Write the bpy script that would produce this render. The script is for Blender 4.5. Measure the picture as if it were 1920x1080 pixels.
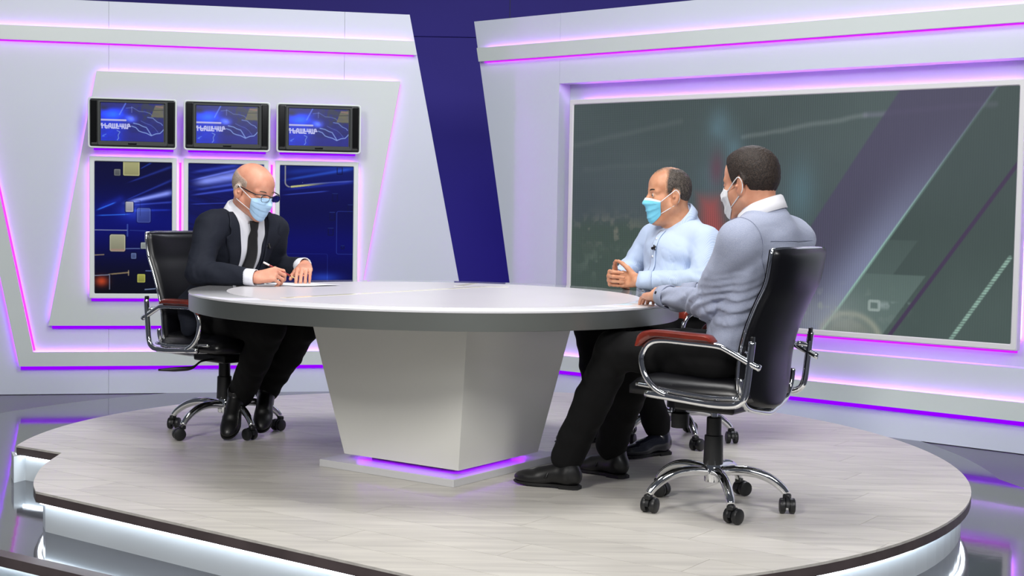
import bpy, bmesh, math
import numpy as np
from mathutils import Vector, Matrix

# ------------------------------------------------------------------ scene reset
for o in list(bpy.data.objects):
    bpy.data.objects.remove(o, do_unlink=True)
scene = bpy.context.scene
COL = scene.collection
PI = math.pi
rad = math.radians

# ------------------------------------------------------------------ camera
CAM_PITCH, CAM_ROLL, CAM_F = 0.0572, 0.0168, 2615.0
cam_data = bpy.data.cameras.new('camera')
cam_data.sensor_width = 36.0
cam_data.lens = CAM_F / 1920.0 * 36.0
cam_data.clip_start = 0.05
cam_data.clip_end = 60
cam = bpy.data.objects.new('camera', cam_data)
COL.objects.link(cam)
_f = Vector((0, math.cos(CAM_PITCH), -math.sin(CAM_PITCH)))
_r = Vector((1, 0, 0))
_u = _r.cross(_f)
_r2 = math.cos(CAM_ROLL) * _r + math.sin(CAM_ROLL) * _u
_u2 = -math.sin(CAM_ROLL) * _r + math.cos(CAM_ROLL) * _u
_m = Matrix((_r2, _u2, -_f)).transposed().to_4x4()
_m.translation = Vector((0, 0, 1.10))
cam.matrix_world = _m
scene.camera = cam

# ------------------------------------------------------------------ world, studio lamps, added fills, exposure
world = bpy.data.worlds.new('studio_air')
scene.world = world
world.use_nodes = True
world.node_tree.nodes['Background'].inputs[0].default_value = (0.55, 0.6, 0.72, 1)
world.node_tree.nodes['Background'].inputs[1].default_value = 0.10

def lamp(name, loc, aim, size, power, color=(1, 1, 1), size_y=None, spread=180):
    l = bpy.data.lights.new(name, 'AREA')
    l.energy = power
    l.color = color
    l.size = size
    if size_y:
        l.shape = 'RECTANGLE'
        l.size_y = size_y
    l.spread = rad(spread)
    o = bpy.data.objects.new(name, l)
    COL.objects.link(o)
    o.location = loc
    o.rotation_euler = (Vector(aim) - Vector(loc)).to_track_quat('-Z', 'Y').to_euler()
    return o

lamp('studio_key_lamp', (-2.8, 0.8, 4.0), (-0.5, 6.0, 0.5), 1.2, 185, (1.0, 0.97, 0.93))
lamp('studio_fill_lamp', (3.0, 0.9, 4.0), (0.5, 6.0, 0.5), 1.2, 150, (1.0, 0.98, 0.96))
lamp('studio_top_lamp', (-0.2, 5.2, 4.6), (-0.2, 6.3, 0.4), 1.6, 125, (1.0, 0.985, 0.96))
lamp('added_front_fill', (0.8, -1.8, 3.6), (0.0, 6.0, 0.6), 1.6, 75, (0.95, 0.97, 1.0))  # unseen front fill, added to brighten shirts, faces and the table base
lamp('studio_left_wash_lamp', (-1.6, 6.2, 4.3), (-1.7, 9.2, 1.0), 2.2, 16, (0.86, 0.93, 1.0), 0.5)
lamp('studio_right_wash_lamp', (0.6, 5.2, 4.3), (1.7, 8.2, 1.0), 2.2, 15, (0.86, 0.93, 1.0), 0.5)
lamp('studio_back_lamp', (1.6, 9.6, 4.4), (0.0, 6.2, 0.9), 0.8, 60, (0.9, 0.92, 1.0))
lamp('added_backdrop_fill', (-0.3, 10.2, 0.25), (-0.1, 12.4, 1.6), 2.5, 22, (0.30, 0.22, 1.0), 0.3)  # unseen blue fill, added to light up the navy backdrop

scene.view_settings.view_transform = 'Standard'
scene.view_settings.look = 'None'
scene.view_settings.gamma = 1.0
scene.view_settings.use_curve_mapping = False
scene.view_settings.exposure = 0.14
scene.cycles.use_denoising = True
scene.cycles.max_bounces = 6
scene.cycles.diffuse_bounces = 3
scene.cycles.glossy_bounces = 4
scene.cycles.sample_clamp_indirect = 6.0

# ------------------------------------------------------------------ colour + material helpers
def lin(c):
    return tuple((x / 12.92 if x <= 0.04045 else ((x + 0.055) / 1.055) ** 2.4) for x in c)

def rgb(r, g, b):
    return lin((r / 255.0, g / 255.0, b / 255.0)) + (1.0,)

MATS = {}

def mat(name, color=(0.5, 0.5, 0.5, 1), rough=0.5, metal=0.0, spec=0.5, emis=None, emis_str=0.0,
        coat=0.0, noise=None, bump=None, sheen=0.0, subsurf=0.0):
    """Principled material; noise=(scale, amount) varies the colour, bump=(scale, strength, distance)."""
    m = bpy.data.materials.new(name)
    m.use_nodes = True
    nt = m.node_tree
    b = nt.nodes['Principled BSDF']
    b.inputs['Base Color'].default_value = color
    b.inputs['Roughness'].default_value = rough
    b.inputs['Metallic'].default_value = metal
    b.inputs['Specular IOR Level'].default_value = spec
    b.inputs['Coat Weight'].default_value = coat
    b.inputs['Coat Roughness'].default_value = 0.05
    b.inputs['Sheen Weight'].default_value = sheen
    if subsurf:
        b.inputs['Subsurface Weight'].default_value = subsurf
        b.inputs['Subsurface Radius'].default_value = (1.0, 0.35, 0.2)
        b.inputs['Subsurface Scale'].default_value = 0.006
    if emis:
        b.inputs['Emission Color'].default_value = emis
        b.inputs['Emission Strength'].default_value = emis_str
    tc = nt.nodes.new('ShaderNodeTexCoord')
    if noise:
        n = nt.nodes.new('ShaderNodeTexNoise')
        n.inputs['Scale'].default_value = noise[0]
        n.inputs['Detail'].default_value = 5
        nt.links.new(tc.outputs['Object'], n.inputs['Vector'])
        ramp = nt.nodes.new('ShaderNodeValToRGB')
        a = noise[1]
        ramp.color_ramp.elements[0].position = 0.3
        ramp.color_ramp.elements[1].position = 0.7
        ramp.color_ramp.elements[0].color = tuple(max(0, c * (1 - a)) for c in color[:3]) + (1,)
        ramp.color_ramp.elements[1].color = tuple(min(1, c * (1 + a)) for c in color[:3]) + (1,)
        nt.links.new(n.outputs['Fac'], ramp.inputs['Fac'])
        nt.links.new(ramp.outputs['Color'], b.inputs['Base Color'])
    if bump:
        n2 = nt.nodes.new('ShaderNodeTexNoise')
        n2.inputs['Scale'].default_value = bump[0]
        n2.inputs['Detail'].default_value = 4
        nt.links.new(tc.outputs['Object'], n2.inputs['Vector'])
        bp = nt.nodes.new('ShaderNodeBump')
        bp.inputs['Strength'].default_value = bump[1]
        bp.inputs['Distance'].default_value = bump[2]
        nt.links.new(n2.outputs['Fac'], bp.inputs['Height'])
        nt.links.new(bp.outputs['Normal'], b.inputs['Normal'])
    MATS[name] = m
    return m

def emit_mat(name, color, strength):
    m = bpy.data.materials.new(name)
    m.use_nodes = True
    nt = m.node_tree
    nt.nodes.clear()
    e = nt.nodes.new('ShaderNodeEmission')
    e.inputs['Color'].default_value = color
    e.inputs['Strength'].default_value = strength
    out = nt.nodes.new('ShaderNodeOutputMaterial')
    nt.links.new(e.outputs[0], out.inputs[0])
    MATS[name] = m
    return m

WHITE = mat('white_laminate', rgb(198, 205, 217), 0.38, noise=(1.2, 0.02))
WHITE2 = mat('white_board', rgb(198, 206, 205), 0.35, noise=(1.5, 0.015))
NAVY = mat('navy_cyclorama', rgb(52, 44, 130), 0.8, noise=(0.8, 0.08))
CHROME = mat('chrome', (0.82, 0.83, 0.85, 1), 0.07, 1.0)
BLACK_PLASTIC = mat('black_plastic', rgb(22, 23, 25), 0.42, bump=(300, 0.1, 0.0005))
LEATHER = mat('black_leather', rgb(9, 9, 14), 0.33, bump=(180, 0.12, 0.001))
WOOD_RED = mat('red_stained_wood', rgb(116, 40, 28), 0.28, coat=0.4, noise=(14, 0.35))
LED_PURPLE = emit_mat('led_purple', (0.36, 0.07, 1.0, 1), 36.0)
LED_PINK = emit_mat('led_pink', (0.60, 0.14, 1.0, 1), 34.0)
LED_VIOLET = emit_mat('led_violet', (0.36, 0.01, 1.0, 1), 30.0)
GLOW_MAGENTA = emit_mat('led_cover_magenta', (0.66, 0.015, 1.0, 1), 1.0)
GLOW_VIOLET = emit_mat('led_cover_violet', (0.28, 0.0, 1.0, 1), 1.0)
GLOW_PINK = emit_mat('led_cover_pink', (0.95, 0.07, 1.0, 1), 1.0)
LED_PLINTH = emit_mat('led_plinth_violet', (0.34, 0.01, 1.0, 1), 10.0)
LED_WHITE = emit_mat('led_white', (0.80, 0.90, 1.0, 1), 13.0)

# ------------------------------------------------------------------ object helpers
def tag(o, label=None, cat=None, group=None, kind=None):
    if label: o['label'] = label
    if cat: o['category'] = cat
    if group: o['group'] = group
    if kind: o['kind'] = kind
    return o

def empty(name, loc=(0, 0, 0), rz=0.0, parent=None):
    o = bpy.data.objects.new(name, None)
    COL.objects.link(o)
    o.empty_display_size = 0.1
    o.location = loc
    o.rotation_euler = (0, 0, rz)
    o.parent = parent
    return o

def link(name, me, material=None, parent=None, smooth=False):
    o = bpy.data.objects.new(name, me)
    COL.objects.link(o)
    if material is not None:
        me.materials.append(material)
    if smooth:
        me.polygons.foreach_set('use_smooth', [True] * len(me.polygons))
    o.parent = parent
    return o

def from_bm(name, bm, material=None, parent=None, smooth=False, fix=True):
    if fix:
        bmesh.ops.recalc_face_normals(bm, faces=bm.faces)
    me = bpy.data.meshes.new(name)
    bm.to_mesh(me)
    bm.free()
    return link(name, me, material, parent, smooth)

def pymesh(name, verts, faces, material=None, parent=None, smooth=False, fix=False):
    me = bpy.data.meshes.new(name)
    me.from_pydata([tuple(v) for v in verts], [], [tuple(f) for f in faces])
    me.update()
    if fix:
        bm = bmesh.new(); bm.from_mesh(me)
        bmesh.ops.recalc_face_normals(bm, faces=bm.faces)
        bm.to_mesh(me); bm.free()
    return link(name, me, material, parent, smooth)

def add_box(bm, c, s, rot=None, bevel=0.0, seg=2):
    r = bmesh.ops.create_cube(bm, size=1.0)
    vs = r['verts']
    for v in vs:
        v.co = Vector((v.co.x * s[0], v.co.y * s[1], v.co.z * s[2]))
    if bevel > 0:
        es = list({e for v in vs for e in v.link_edges})
        g = bmesh.ops.bevel(bm, geom=es, offset=bevel, segments=seg, profile=0.5, affect='EDGES')
        vs = list({v for f in g['faces'] for v in f.verts} | {v for v in vs if v.is_valid})
    M = Matrix.Translation(Vector(c))
    if rot is not None:
        M = M @ rot.to_4x4()
    for v in vs:
        v.co = M @ v.co
    return vs

def box(name, c, s, material, parent=None, bevel=0.0, rot=None, seg=2, smooth=False):
    bm = bmesh.new()
    add_box(bm, c, s, rot, bevel, seg)
    return from_bm(name, bm, material, parent, smooth)

def add_prism(bm, poly, axis_fn):
    """poly: 2D points; axis_fn(p, k) -> 3D for k=0 (back) / 1 (front)."""
    a = [bm.verts.new(axis_fn(p, 0)) for p in poly]
    b = [bm.verts.new(axis_fn(p, 1)) for p in poly]
    n = len(poly)
    bm.faces.new(list(reversed(a)))
    bm.faces.new(b)
    for i in range(n):
        j = (i + 1) % n
        bm.faces.new((a[i], a[j], b[j], b[i]))

def catmull(pts, n=8, closed=False):
    P = [np.array(p, float) for p in pts]
    out = []
    m = len(P)
    rng = range(m) if closed else range(m - 1)
    for i in rng:
        if closed:
            p0, p1, p2, p3 = P[(i - 1) % m], P[i], P[(i + 1) % m], P[(i + 2) % m]
        else:
            p1, p2 = P[i], P[i + 1]
            p0 = P[i - 1] if i > 0 else 2 * p1 - p2
            p3 = P[i + 2] if i + 2 < m else 2 * p2 - p1
        for k in range(n):
            t = k / n
            out.append(0.5 * ((2 * p1) + (-p0 + p2) * t + (2 * p0 - 5 * p1 + 4 * p2 - p3) * t * t
                              + (-p0 + 3 * p1 - 3 * p2 + p3) * t ** 3))
    if not closed:
        out.append(P[-1])
    return np.array(out)

def tube_arrays(path, radii, seg=10, closed=False, flat=1.0, up=None):
    path = np.asarray(path, float)
    n = len(path)
    radii = np.full(n, radii) if np.isscalar(radii) else np.interp(np.linspace(0, 1, n), np.linspace(0, 1, len(radii)), radii)
    if closed:
        T = np.roll(path, -1, 0) - np.roll(path, 1, 0)
    else:
        T = np.gradient(path, axis=0)
    T /= np.linalg.norm(T, axis=1)[:, None] + 1e-12
    ref = np.array(up, float) if up is not None else np.array([0, 0, 1.0])
    if abs(T[0] @ ref) > 0.95:
        ref = np.array([1.0, 0, 0])
    N = ref - (ref @ T[0]) * T[0]
    N /= np.linalg.norm(N)
    vs, fs = [], []
    for i in range(n):
        N = N - (N @ T[i]) * T[i]
        N /= np.linalg.norm(N) + 1e-12
        B = np.cross(T[i], N)
        for k in range(seg):
            a = 2 * PI * k / seg
            vs.append(path[i] + radii[i] * (math.cos(a) * N * flat + math.sin(a) * B))
    m = n if closed else n - 1
    for i in range(m):
        for k in range(seg):
            a, b = i * seg + k, i * seg + (k + 1) % seg
            c, d = ((i + 1) % n) * seg + (k + 1) % seg, ((i + 1) % n) * seg + k
            fs.append((a, b, c, d))
    if not closed:
        fs.append(tuple(reversed(range(seg))))
        fs.append(tuple(range((n - 1) * seg, n * seg)))
    return vs, fs

def tube(name, pts, r, material, parent=None, seg=10, n=6, closed=False, smooth_path=True, flat=1.0, up=None):
    path = catmull(pts, n, closed) if smooth_path else np.array(pts, float)
    vs, fs = tube_arrays(path, r, seg, closed, flat, up)
    return pymesh(name, vs, fs, material, parent, True, fix=True)

def lathe(name, prof, material, parent=None, seg=24, loc=(0, 0, 0)):
    """prof: (radius, z) list from bottom to top."""
    vs, fs = [], []
    for r, z in prof:
        for k in range(seg):
            a = 2 * PI * k / seg
            vs.append((loc[0] + r * math.cos(a), loc[1] + r * math.sin(a), loc[2] + z))
    for i in range(len(prof) - 1):
        for k in range(seg):
            fs.append((i * seg + k, i * seg + (k + 1) % seg, (i + 1) * seg + (k + 1) % seg, (i + 1) * seg + k))
    fs.append(tuple(reversed(range(seg))))
    fs.append(tuple(range((len(prof) - 1) * seg, len(prof) * seg)))
    o = pymesh(name, vs, fs, material, parent, False)
    for p in o.data.polygons:
        p.use_smooth = len(p.vertices) == 4
    if hasattr(o.data, 'set_sharp_from_angle'):
        o.data.set_sharp_from_angle(angle=rad(35))
    return o

def sharp(o, deg=35):
    o.data.polygons.foreach_set('use_smooth', [True] * len(o.data.polygons))
    o.data.set_sharp_from_angle(angle=rad(deg))
    return o

def copy_tree(o, parent=None):
    c = o.copy()
    COL.objects.link(c)
    c.parent = parent
    for ch in list(o.children):
        copy_tree(ch, c)
    return c

# ------------------------------------------------------------------ flat prints: a fine grid whose colour attribute is painted in numpy
def sstep(a, b, x):
    t = np.clip((x - a) / (b - a + 1e-12), 0, 1)
    return t * t * (3 - 2 * t)

def vnoise(x, y, seed=0):
    """smooth value noise in 0..1"""
    xi, yi = np.floor(x).astype(int), np.floor(y).astype(int)
    fx, fy = x - xi, y - yi
    fx, fy = fx * fx * (3 - 2 * fx), fy * fy * (3 - 2 * fy)
    def h(a, b):
        n = (a * 374761393 + b * 668265263 + seed * 974711) & 0x7fffffff
        n = ((n ^ (n >> 13)) * 1274126177) & 0x7fffffff
        return ((n ^ (n >> 16)) & 0xffff) / 65535.0
    return (h(xi, yi) * (1 - fx) + h(xi + 1, yi) * fx) * (1 - fy) + (h(xi, yi + 1) * (1 - fx) + h(xi + 1, yi + 1) * fx) * fy

def fbm(x, y, seed=0, oct=4):
    s, a, t = 0, 0.5, 0
    for k in range(oct):
        s = s + a * vnoise(x * 2 ** k, y * 2 ** k, seed + k * 17)
        t += a
        a *= 0.5
    return s / t

def segd(x, y, p, q):
    px, py = x - p[0], y - p[1]
    dx, dy = q[0] - p[0], q[1] - p[1]
    t = np.clip((px * dx + py * dy) / (dx * dx + dy * dy + 1e-12), 0, 1)
    return np.hypot(px - t * dx, py - t * dy)

def rbox(x, y, x0, y0, x1, y1, r):
    cx, cy, hx, hy = (x0 + x1) / 2, (y0 + y1) / 2, (x1 - x0) / 2 - r, (y1 - y0) / 2 - r
    qx, qy = np.abs(x - cx) - hx, np.abs(y - cy) - hy
    return np.hypot(np.maximum(qx, 0), np.maximum(qy, 0)) + np.minimum(np.maximum(qx, qy), 0) - r

def mix(img, col, a):
    a = np.clip(a, 0, 1)[..., None]
    return img * (1 - a) + np.array(col, float) / 255.0 * a

def addc(img, col, a):
    return img + np.array(col, float) / 255.0 * a[..., None]

def print_mesh(name, w, h, nx, ny, paint, material, parent, plane):
    """plane(u, v) -> 3D for metre coordinates u right, v up from the lower left corner. paint(X, Y) gets
    metre coordinates with Y measured downwards from the top and returns sRGB 0..1."""
    us, vs = np.linspace(0, w, nx), np.linspace(0, h, ny)
    U, V = np.meshgrid(us, vs)
    img = np.clip(paint(U, h - V), 0, 1)
    linc = np.where(img <= 0.04045, img / 12.92, ((img + 0.055) / 1.055) ** 2.4)
    p0, pu, pv = np.array(plane(0, 0)), np.array(plane(1, 0)), np.array(plane(0, 1))
    co = p0 + U[..., None] * (pu - p0) + V[..., None] * (pv - p0)
    idx = np.arange(nx * ny).reshape(ny, nx)
    quads = np.stack([idx[:-1, :-1], idx[:-1, 1:], idx[1:, 1:], idx[1:, :-1]], -1).reshape(-1, 4)
    me = np_mesh(name, co.reshape(-1, 3), quads, smooth=False)
    a = me.color_attributes.new('print', 'FLOAT_COLOR', 'POINT')
    a.data.foreach_set('color', np.c_[linc.reshape(-1, 3), np.ones(nx * ny)].astype(np.float32).ravel())
    return link(name, me, material, parent)

def np_mesh(name, co, quads, smooth=True):
    me = bpy.data.meshes.new(name)
    nv, nf = len(co), len(quads)
    me.vertices.add(nv)
    me.vertices.foreach_set('co', np.asarray(co, np.float32).ravel())
    me.loops.add(nf * 4)
    me.loops.foreach_set('vertex_index', np.asarray(quads, np.int32).ravel())
    me.polygons.add(nf)
    me.polygons.foreach_set('loop_start', np.arange(0, nf * 4, 4, dtype=np.int32))
    me.polygons.foreach_set('use_smooth', np.full(nf, smooth))
    me.update(calc_edges=True)
    me.validate()
    return me

def print_mat(name, emit=None, rough=0.3, spec=0.4):
    m = bpy.data.materials.new(name)
    m.use_nodes = True
    nt = m.node_tree
    b = nt.nodes['Principled BSDF']
    at = nt.nodes.new('ShaderNodeAttribute')
    at.attribute_name = 'print'
    b.inputs['Roughness'].default_value = rough
    b.inputs['Specular IOR Level'].default_value = spec
    if emit is None:
        nt.links.new(at.outputs['Color'], b.inputs['Base Color'])
    else:
        b.inputs['Base Color'].default_value = (0.012, 0.013, 0.014, 1)
        nt.links.new(at.outputs['Color'], b.inputs['Emission Color'])
        b.inputs['Emission Strength'].default_value = emit
    return m

# ================================================================== THE SETTING
FLOOR_Z = -0.16

def plank_material():
    m = bpy.data.materials.new('pale_oak_plank')
    m.use_nodes = True
    nt = m.node_tree
    b = nt.nodes['Principled BSDF']
    b.inputs['Roughness'].default_value = 0.32
    b.inputs['Specular IOR Level'].default_value = 0.45
    tc = nt.nodes.new('ShaderNodeTexCoord')
    mp = nt.nodes.new('ShaderNodeMapping')
    mp.inputs['Rotation'].default_value = (0, 0, rad(35))
    mp.inputs['Scale'].default_value = (1.6, 26, 1)
    nt.links.new(tc.outputs['Object'], mp.inputs['Vector'])
    inf = nt.nodes.new('ShaderNodeObjectInfo')
    ad = nt.nodes.new('ShaderNodeVectorMath')
    ad.operation = 'ADD'
    sc = nt.nodes.new('ShaderNodeMath'); sc.operation = 'MULTIPLY'; sc.inputs[1].default_value = 37.0
    nt.links.new(inf.outputs['Random'], sc.inputs[0])
    nt.links.new(mp.outputs[0], ad.inputs[0])
    nt.links.new(sc.outputs[0], ad.inputs[1])
    n = nt.nodes.new('ShaderNodeTexNoise')
    n.inputs['Scale'].default_value = 1.0
    n.inputs['Detail'].default_value = 7
    n.inputs['Roughness'].default_value = 0.6
    nt.links.new(ad.outputs[0], n.inputs['Vector'])
    r = nt.nodes.new('ShaderNodeValToRGB')
    r.color_ramp.elements[0].position = 0.28
    r.color_ramp.elements[0].color = rgb(182, 178, 172)
    r.color_ramp.elements[1].position = 0.62
    r.color_ramp.elements[1].color = rgb(210, 206, 198)
    nt.links.new(n.outputs['Fac'], r.inputs['Fac'])
    hs = nt.nodes.new('ShaderNodeHueSaturation')
    mr = nt.nodes.new('ShaderNodeMapRange')
    mr.inputs['To Min'].default_value = 0.965
    mr.inputs['To Max'].default_value = 1.03
    nt.links.new(inf.outputs['Random'], mr.inputs['Value'])
    nt.links.new(mr.outputs[0], hs.inputs['Value'])
    nt.links.new(r.outputs[0], hs.inputs['Color'])
    nt.links.new(hs.outputs[0], b.inputs['Base Color'])
    return m

PLANK = plank_material()
EDGE_WOOD = mat('dark_edge_band', rgb(84, 74, 74), 0.45, noise=(9, 0.15))
RISER = mat('white_gloss_riser', rgb(196, 202, 206), 0.16, noise=(2, 0.03))
GLOSS_FLOOR = mat('grey_gloss_floor', rgb(60, 62, 68), 0.06, spec=0.7, noise=(1.1, 0.12), bump=(2.2, 0.05, 0.02))
OUTER_FLOOR = mat('grey_satin_floor', rgb(74, 75, 85), 0.28, noise=(1.5, 0.10), bump=(3.0, 0.03, 0.01))

def poly_slab(name, pts, z0, z1, material, parent=None):
    bm = bmesh.new()
    add_prism(bm, pts, lambda p, k: (p[0], p[1], z1 if k else z0))
    return from_bm(name, bm, material, parent)

def offset_poly(pts, d):
    """move a counter-clockwise outline inwards by d"""
    P = np.array(pts, float)
    nx, pv = np.roll(P, -1, 0), np.roll(P, 1, 0)
    t1, t2 = P - pv, nx - P
    t1 /= np.linalg.norm(t1, axis=1)[:, None]
    t2 /= np.linalg.norm(t2, axis=1)[:, None]
    n1, n2 = np.c_[-t1[:, 1], t1[:, 0]], np.c_[-t2[:, 1], t2[:, 0]]
    n = n1 + n2
    n /= np.maximum((n * n1).sum(1), 0.5)[:, None] * 1.0
    return P + n * d

def wall_band(name, pts, z0, z1, thick, material, parent=None):
    """closed upright band following an outline (thickness grows inwards)"""
    A, B = np.array(pts), offset_poly(pts, thick)
    n = len(A)
    vs = [(*p, z0) for p in A] + [(*p, z1) for p in A] + [(*p, z0) for p in B] + [(*p, z1) for p in B]
    fs = []
    for i in range(n):
        j = (i + 1) % n
        fs += [(i, j, n + j, n + i), (2 * n + j, 2 * n + i, 3 * n + i, 3 * n + j),
               (n + i, n + j, 3 * n + j, 3 * n + i), (j, i, 2 * n + i, 2 * n + j)]
    return pymesh(name, vs, fs, material, parent)

# ---- studio floor: satin outer floor, gloss floor with a lit step at the front left, lower floor
lower = poly_slab('floor', [(-9, -4), (9, -4), (9, 14), (-9, 14)], -0.42, -0.36, OUTER_FLOOR)
tag(lower, kind='structure')
sd = np.array([math.cos(rad(-33)), math.sin(rad(-33))])
s0 = np.array([-1.816, 4.954])
stepA, stepB = s0 - sd * 4.5, s0 + sd * 5.2
outer = poly_slab('floor', [tuple(stepA), tuple(stepB), (7, 2.2), (7, 13.5), (-7, 13.5)], -0.19, FLOOR_Z - 0.004, OUTER_FLOOR)
tag(outer, kind='structure')
ring = [(-0.44 + 2.82 * math.cos(a), 7.03 + 2.82 * math.sin(a)) for a in np.linspace(rad(-8), rad(200), 60)]
gl = [tuple(s0 - sd * 1.75), tuple(stepB), (2.62, 2.6), (2.60, 4.6), (2.52, 5.8)] + ring
gloss = poly_slab('floor', gl, FLOOR_Z - 0.03, FLOOR_Z, GLOSS_FLOOR)
tag(gloss, kind='structure')
nrm = np.array([sd[1], -sd[0]])     # towards the camera
def along_step(name, o0, o1, z0, z1, m, par=None, ext=0.0):
    a, b = stepA - sd * ext, stepB + sd * ext
    return poly_slab(name, [tuple(a + nrm * o0), tuple(b + nrm * o0), tuple(b + nrm * o1), tuple(a + nrm * o1)][::-1], z0, z1, m, par)
step = along_step('trim_1', 0.0, 0.06, -0.196, FLOOR_Z + 0.001, EDGE_WOOD)
tag(step, kind='structure')
along_step('led_strip', 0.01, 0.02, -0.206, -0.197, LED_WHITE, step)
along_step('riser', -0.03, 0.0, -0.36, -0.197, RISER, step)

# ---- raised stage platform
c1, r1 = (-0.34, 6.225), 2.30
arc1 = [(c1[0] + r1 * math.cos(a), c1[1] + r1 * math.sin(a)) for a in np.linspace(rad(-83), rad(34), 46)]
back = [tuple(p) for p in catmull([(1.566, 7.51), (1.36, 7.75), (0.95, 8.10), (0.30, 8.33), (-0.40, 8.33), (-1.05, 8.13)], 6)][1:-1]
arc2 = [(-0.36 + 1.86 * math.cos(a), 6.395 + 1.86 * math.sin(a)) for a in np.linspace(rad(112), rad(186), 30)]
notch = [tuple(p) for p in catmull([(-1.955, 6.04), (-1.945, 5.85), (-1.925, 5.68), (-1.885, 5.50), (-1.845, 5.36), (-1.79, 5.225)], 5)]
OUT = arc1 + back + arc2 + [(-2.21, 6.205)] + notch
stage = empty('stage_platform', (-0.3, 6.2, 0))
tag(stage, 'round raised stage platform of pale wood planks with glowing white edge', 'platform')
SP = Vector((0.3, -6.2, 0))
def sh(pts):
    return [(p[0] + 0.3, p[1] - 6.2) for p in pts]
OUTL = sh(OUT)
poly_slab('edge_band', OUTL, -0.042, -0.009, EDGE_WOOD, stage)
wall_band('riser', [tuple(p) for p in offset_poly(OUTL, 0.035)], FLOOR_Z, -0.042, 0.03, RISER, stage)
wall_band('led_strip', [tuple(p) for p in offset_poly(OUTL, 0.016)], -0.051, -0.0425, 0.012, LED_WHITE, stage)

def clip(poly, a, n):
    """keep the part of poly where (p-a).n >= 0"""
    out = []
    for i in range(len(poly)):
        p, q = poly[i], poly[(i + 1) % len(poly)]
        dp, dq = (p[0] - a[0]) * n[0] + (p[1] - a[1]) * n[1], (q[0] - a[0]) * n[0] + (q[1] - a[1]) * n[1]
        if dp >= 0:
            out.append(p)
        if (dp >= 0) != (dq >= 0):
            t = dp / (dp - dq)
            out.append((p[0] + t * (q[0] - p[0]), p[1] + t * (q[1] - p[1])))
    return out

pd = np.array([math.cos(rad(-35)), math.sin(rad(-35))])
pn = np.array([-pd[1], pd[0]])
PW, PL, GAP = 0.193, 1.285, 0.0007
kk = 0
for row in range(-15, 16):
    off = (row * 0.43) % 1.0 * PL
    stripe = clip(clip(OUTL, pn * (row * PW + GAP), pn), pn * ((row + 1) * PW - GAP), -pn)
    if len(stripe) < 3:
        continue
    for c in range(-4, 5):
        a = c * PL + off
        pl = clip(clip(stripe, pd * (a + GAP), pd), pd * (a + PL - GAP), -pd)
        if len(pl) < 3:
            continue
        cl = [pl[0]]
        for p in pl[1:]:
            if abs(p[0] - cl[-1][0]) + abs(p[1] - cl[-1][1]) > 1e-4:
                cl.append(p)
        if abs(cl[0][0] - cl[-1][0]) + abs(cl[0][1] - cl[-1][1]) < 1e-4:
            cl.pop()
        area = 0.5 * sum(cl[i][0] * cl[(i + 1) % len(cl)][1] - cl[(i + 1) % len(cl)][0] * cl[i][1] for i in range(len(cl)))
        if len(cl) < 3 or area < 2e-5:
            continue
        poly_slab('plank', cl, -0.0088, 0.0, PLANK, stage)

# ---- dark blue cyclorama behind the set
cyc = empty('wall_back', (0, 12.2, 0))
tag(cyc, kind='structure')
for (x0, x1, z0, z1) in ((-7, 7, -0.36, 2.57), (-7, -0.06, 2.574, 5.2), (-0.056, 7, 2.574, 5.2)):
    box('panel', ((x0 + x1) / 2, 0.03, (z0 + z1) / 2), (x1 - x0, 0.06, z1 - z0), NAVY, cyc, 0.004, seg=1)

# ---- left and right set walls; local frame: x along the wall, -y towards the camera, z up
LTH, RTH = rad(11.5), rad(-40)
L0, R0 = (-2.316, 9.167, 0), (2.136, 7.857, 0)
wl = tag(empty('wall_left', L0, LTH), kind='structure')
wr = tag(empty('wall_right', R0, RTH), kind='structure')

def wpoly(name, pts, o0, o1, material, parent):
    """board in a wall frame: outline in (u, z), standing o0..o1 out of the wall face"""
    bm = bmesh.new()
    add_prism(bm, pts, lambda p, k: (p[0], -(o1 if k else o0), p[1]))
    return from_bm(name, bm, material, parent)

def redge(z):   # slanted right end of the left wall
    return 1.628 + (2.39 - z) * 0.202
def ledge(z):   # slanted left end of the right wall
    return -3.177 + (2.405 - z) * 0.201

G2 = 0.0008
wpoly('panel', [(-3.2, FLOOR_Z), (-1.847 - G2, FLOOR_Z), (-1.847 - G2, 2.39), (-3.2, 2.39)], -0.06, 0, WHITE, wl)
wpoly('panel', [(-1.847 + G2, FLOOR_Z), (-0.327 - G2, FLOOR_Z), (-0.327 - G2, 2.39), (-1.847 + G2, 2.39)], -0.06, 0, WHITE, wl)
wpoly('panel', [(-0.327 + G2, FLOOR_Z), (1.193 - G2, FLOOR_Z), (1.193 - G2, 2.39), (-0.327 + G2, 2.39)], -0.06, 0, WHITE, wl)
wpoly('panel', [(1.193 + G2, FLOOR_Z), (redge(FLOOR_Z), FLOOR_Z), (redge(2.39), 2.39), (1.193 + G2, 2.39)], -0.06, 0, WHITE, wl)

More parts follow.
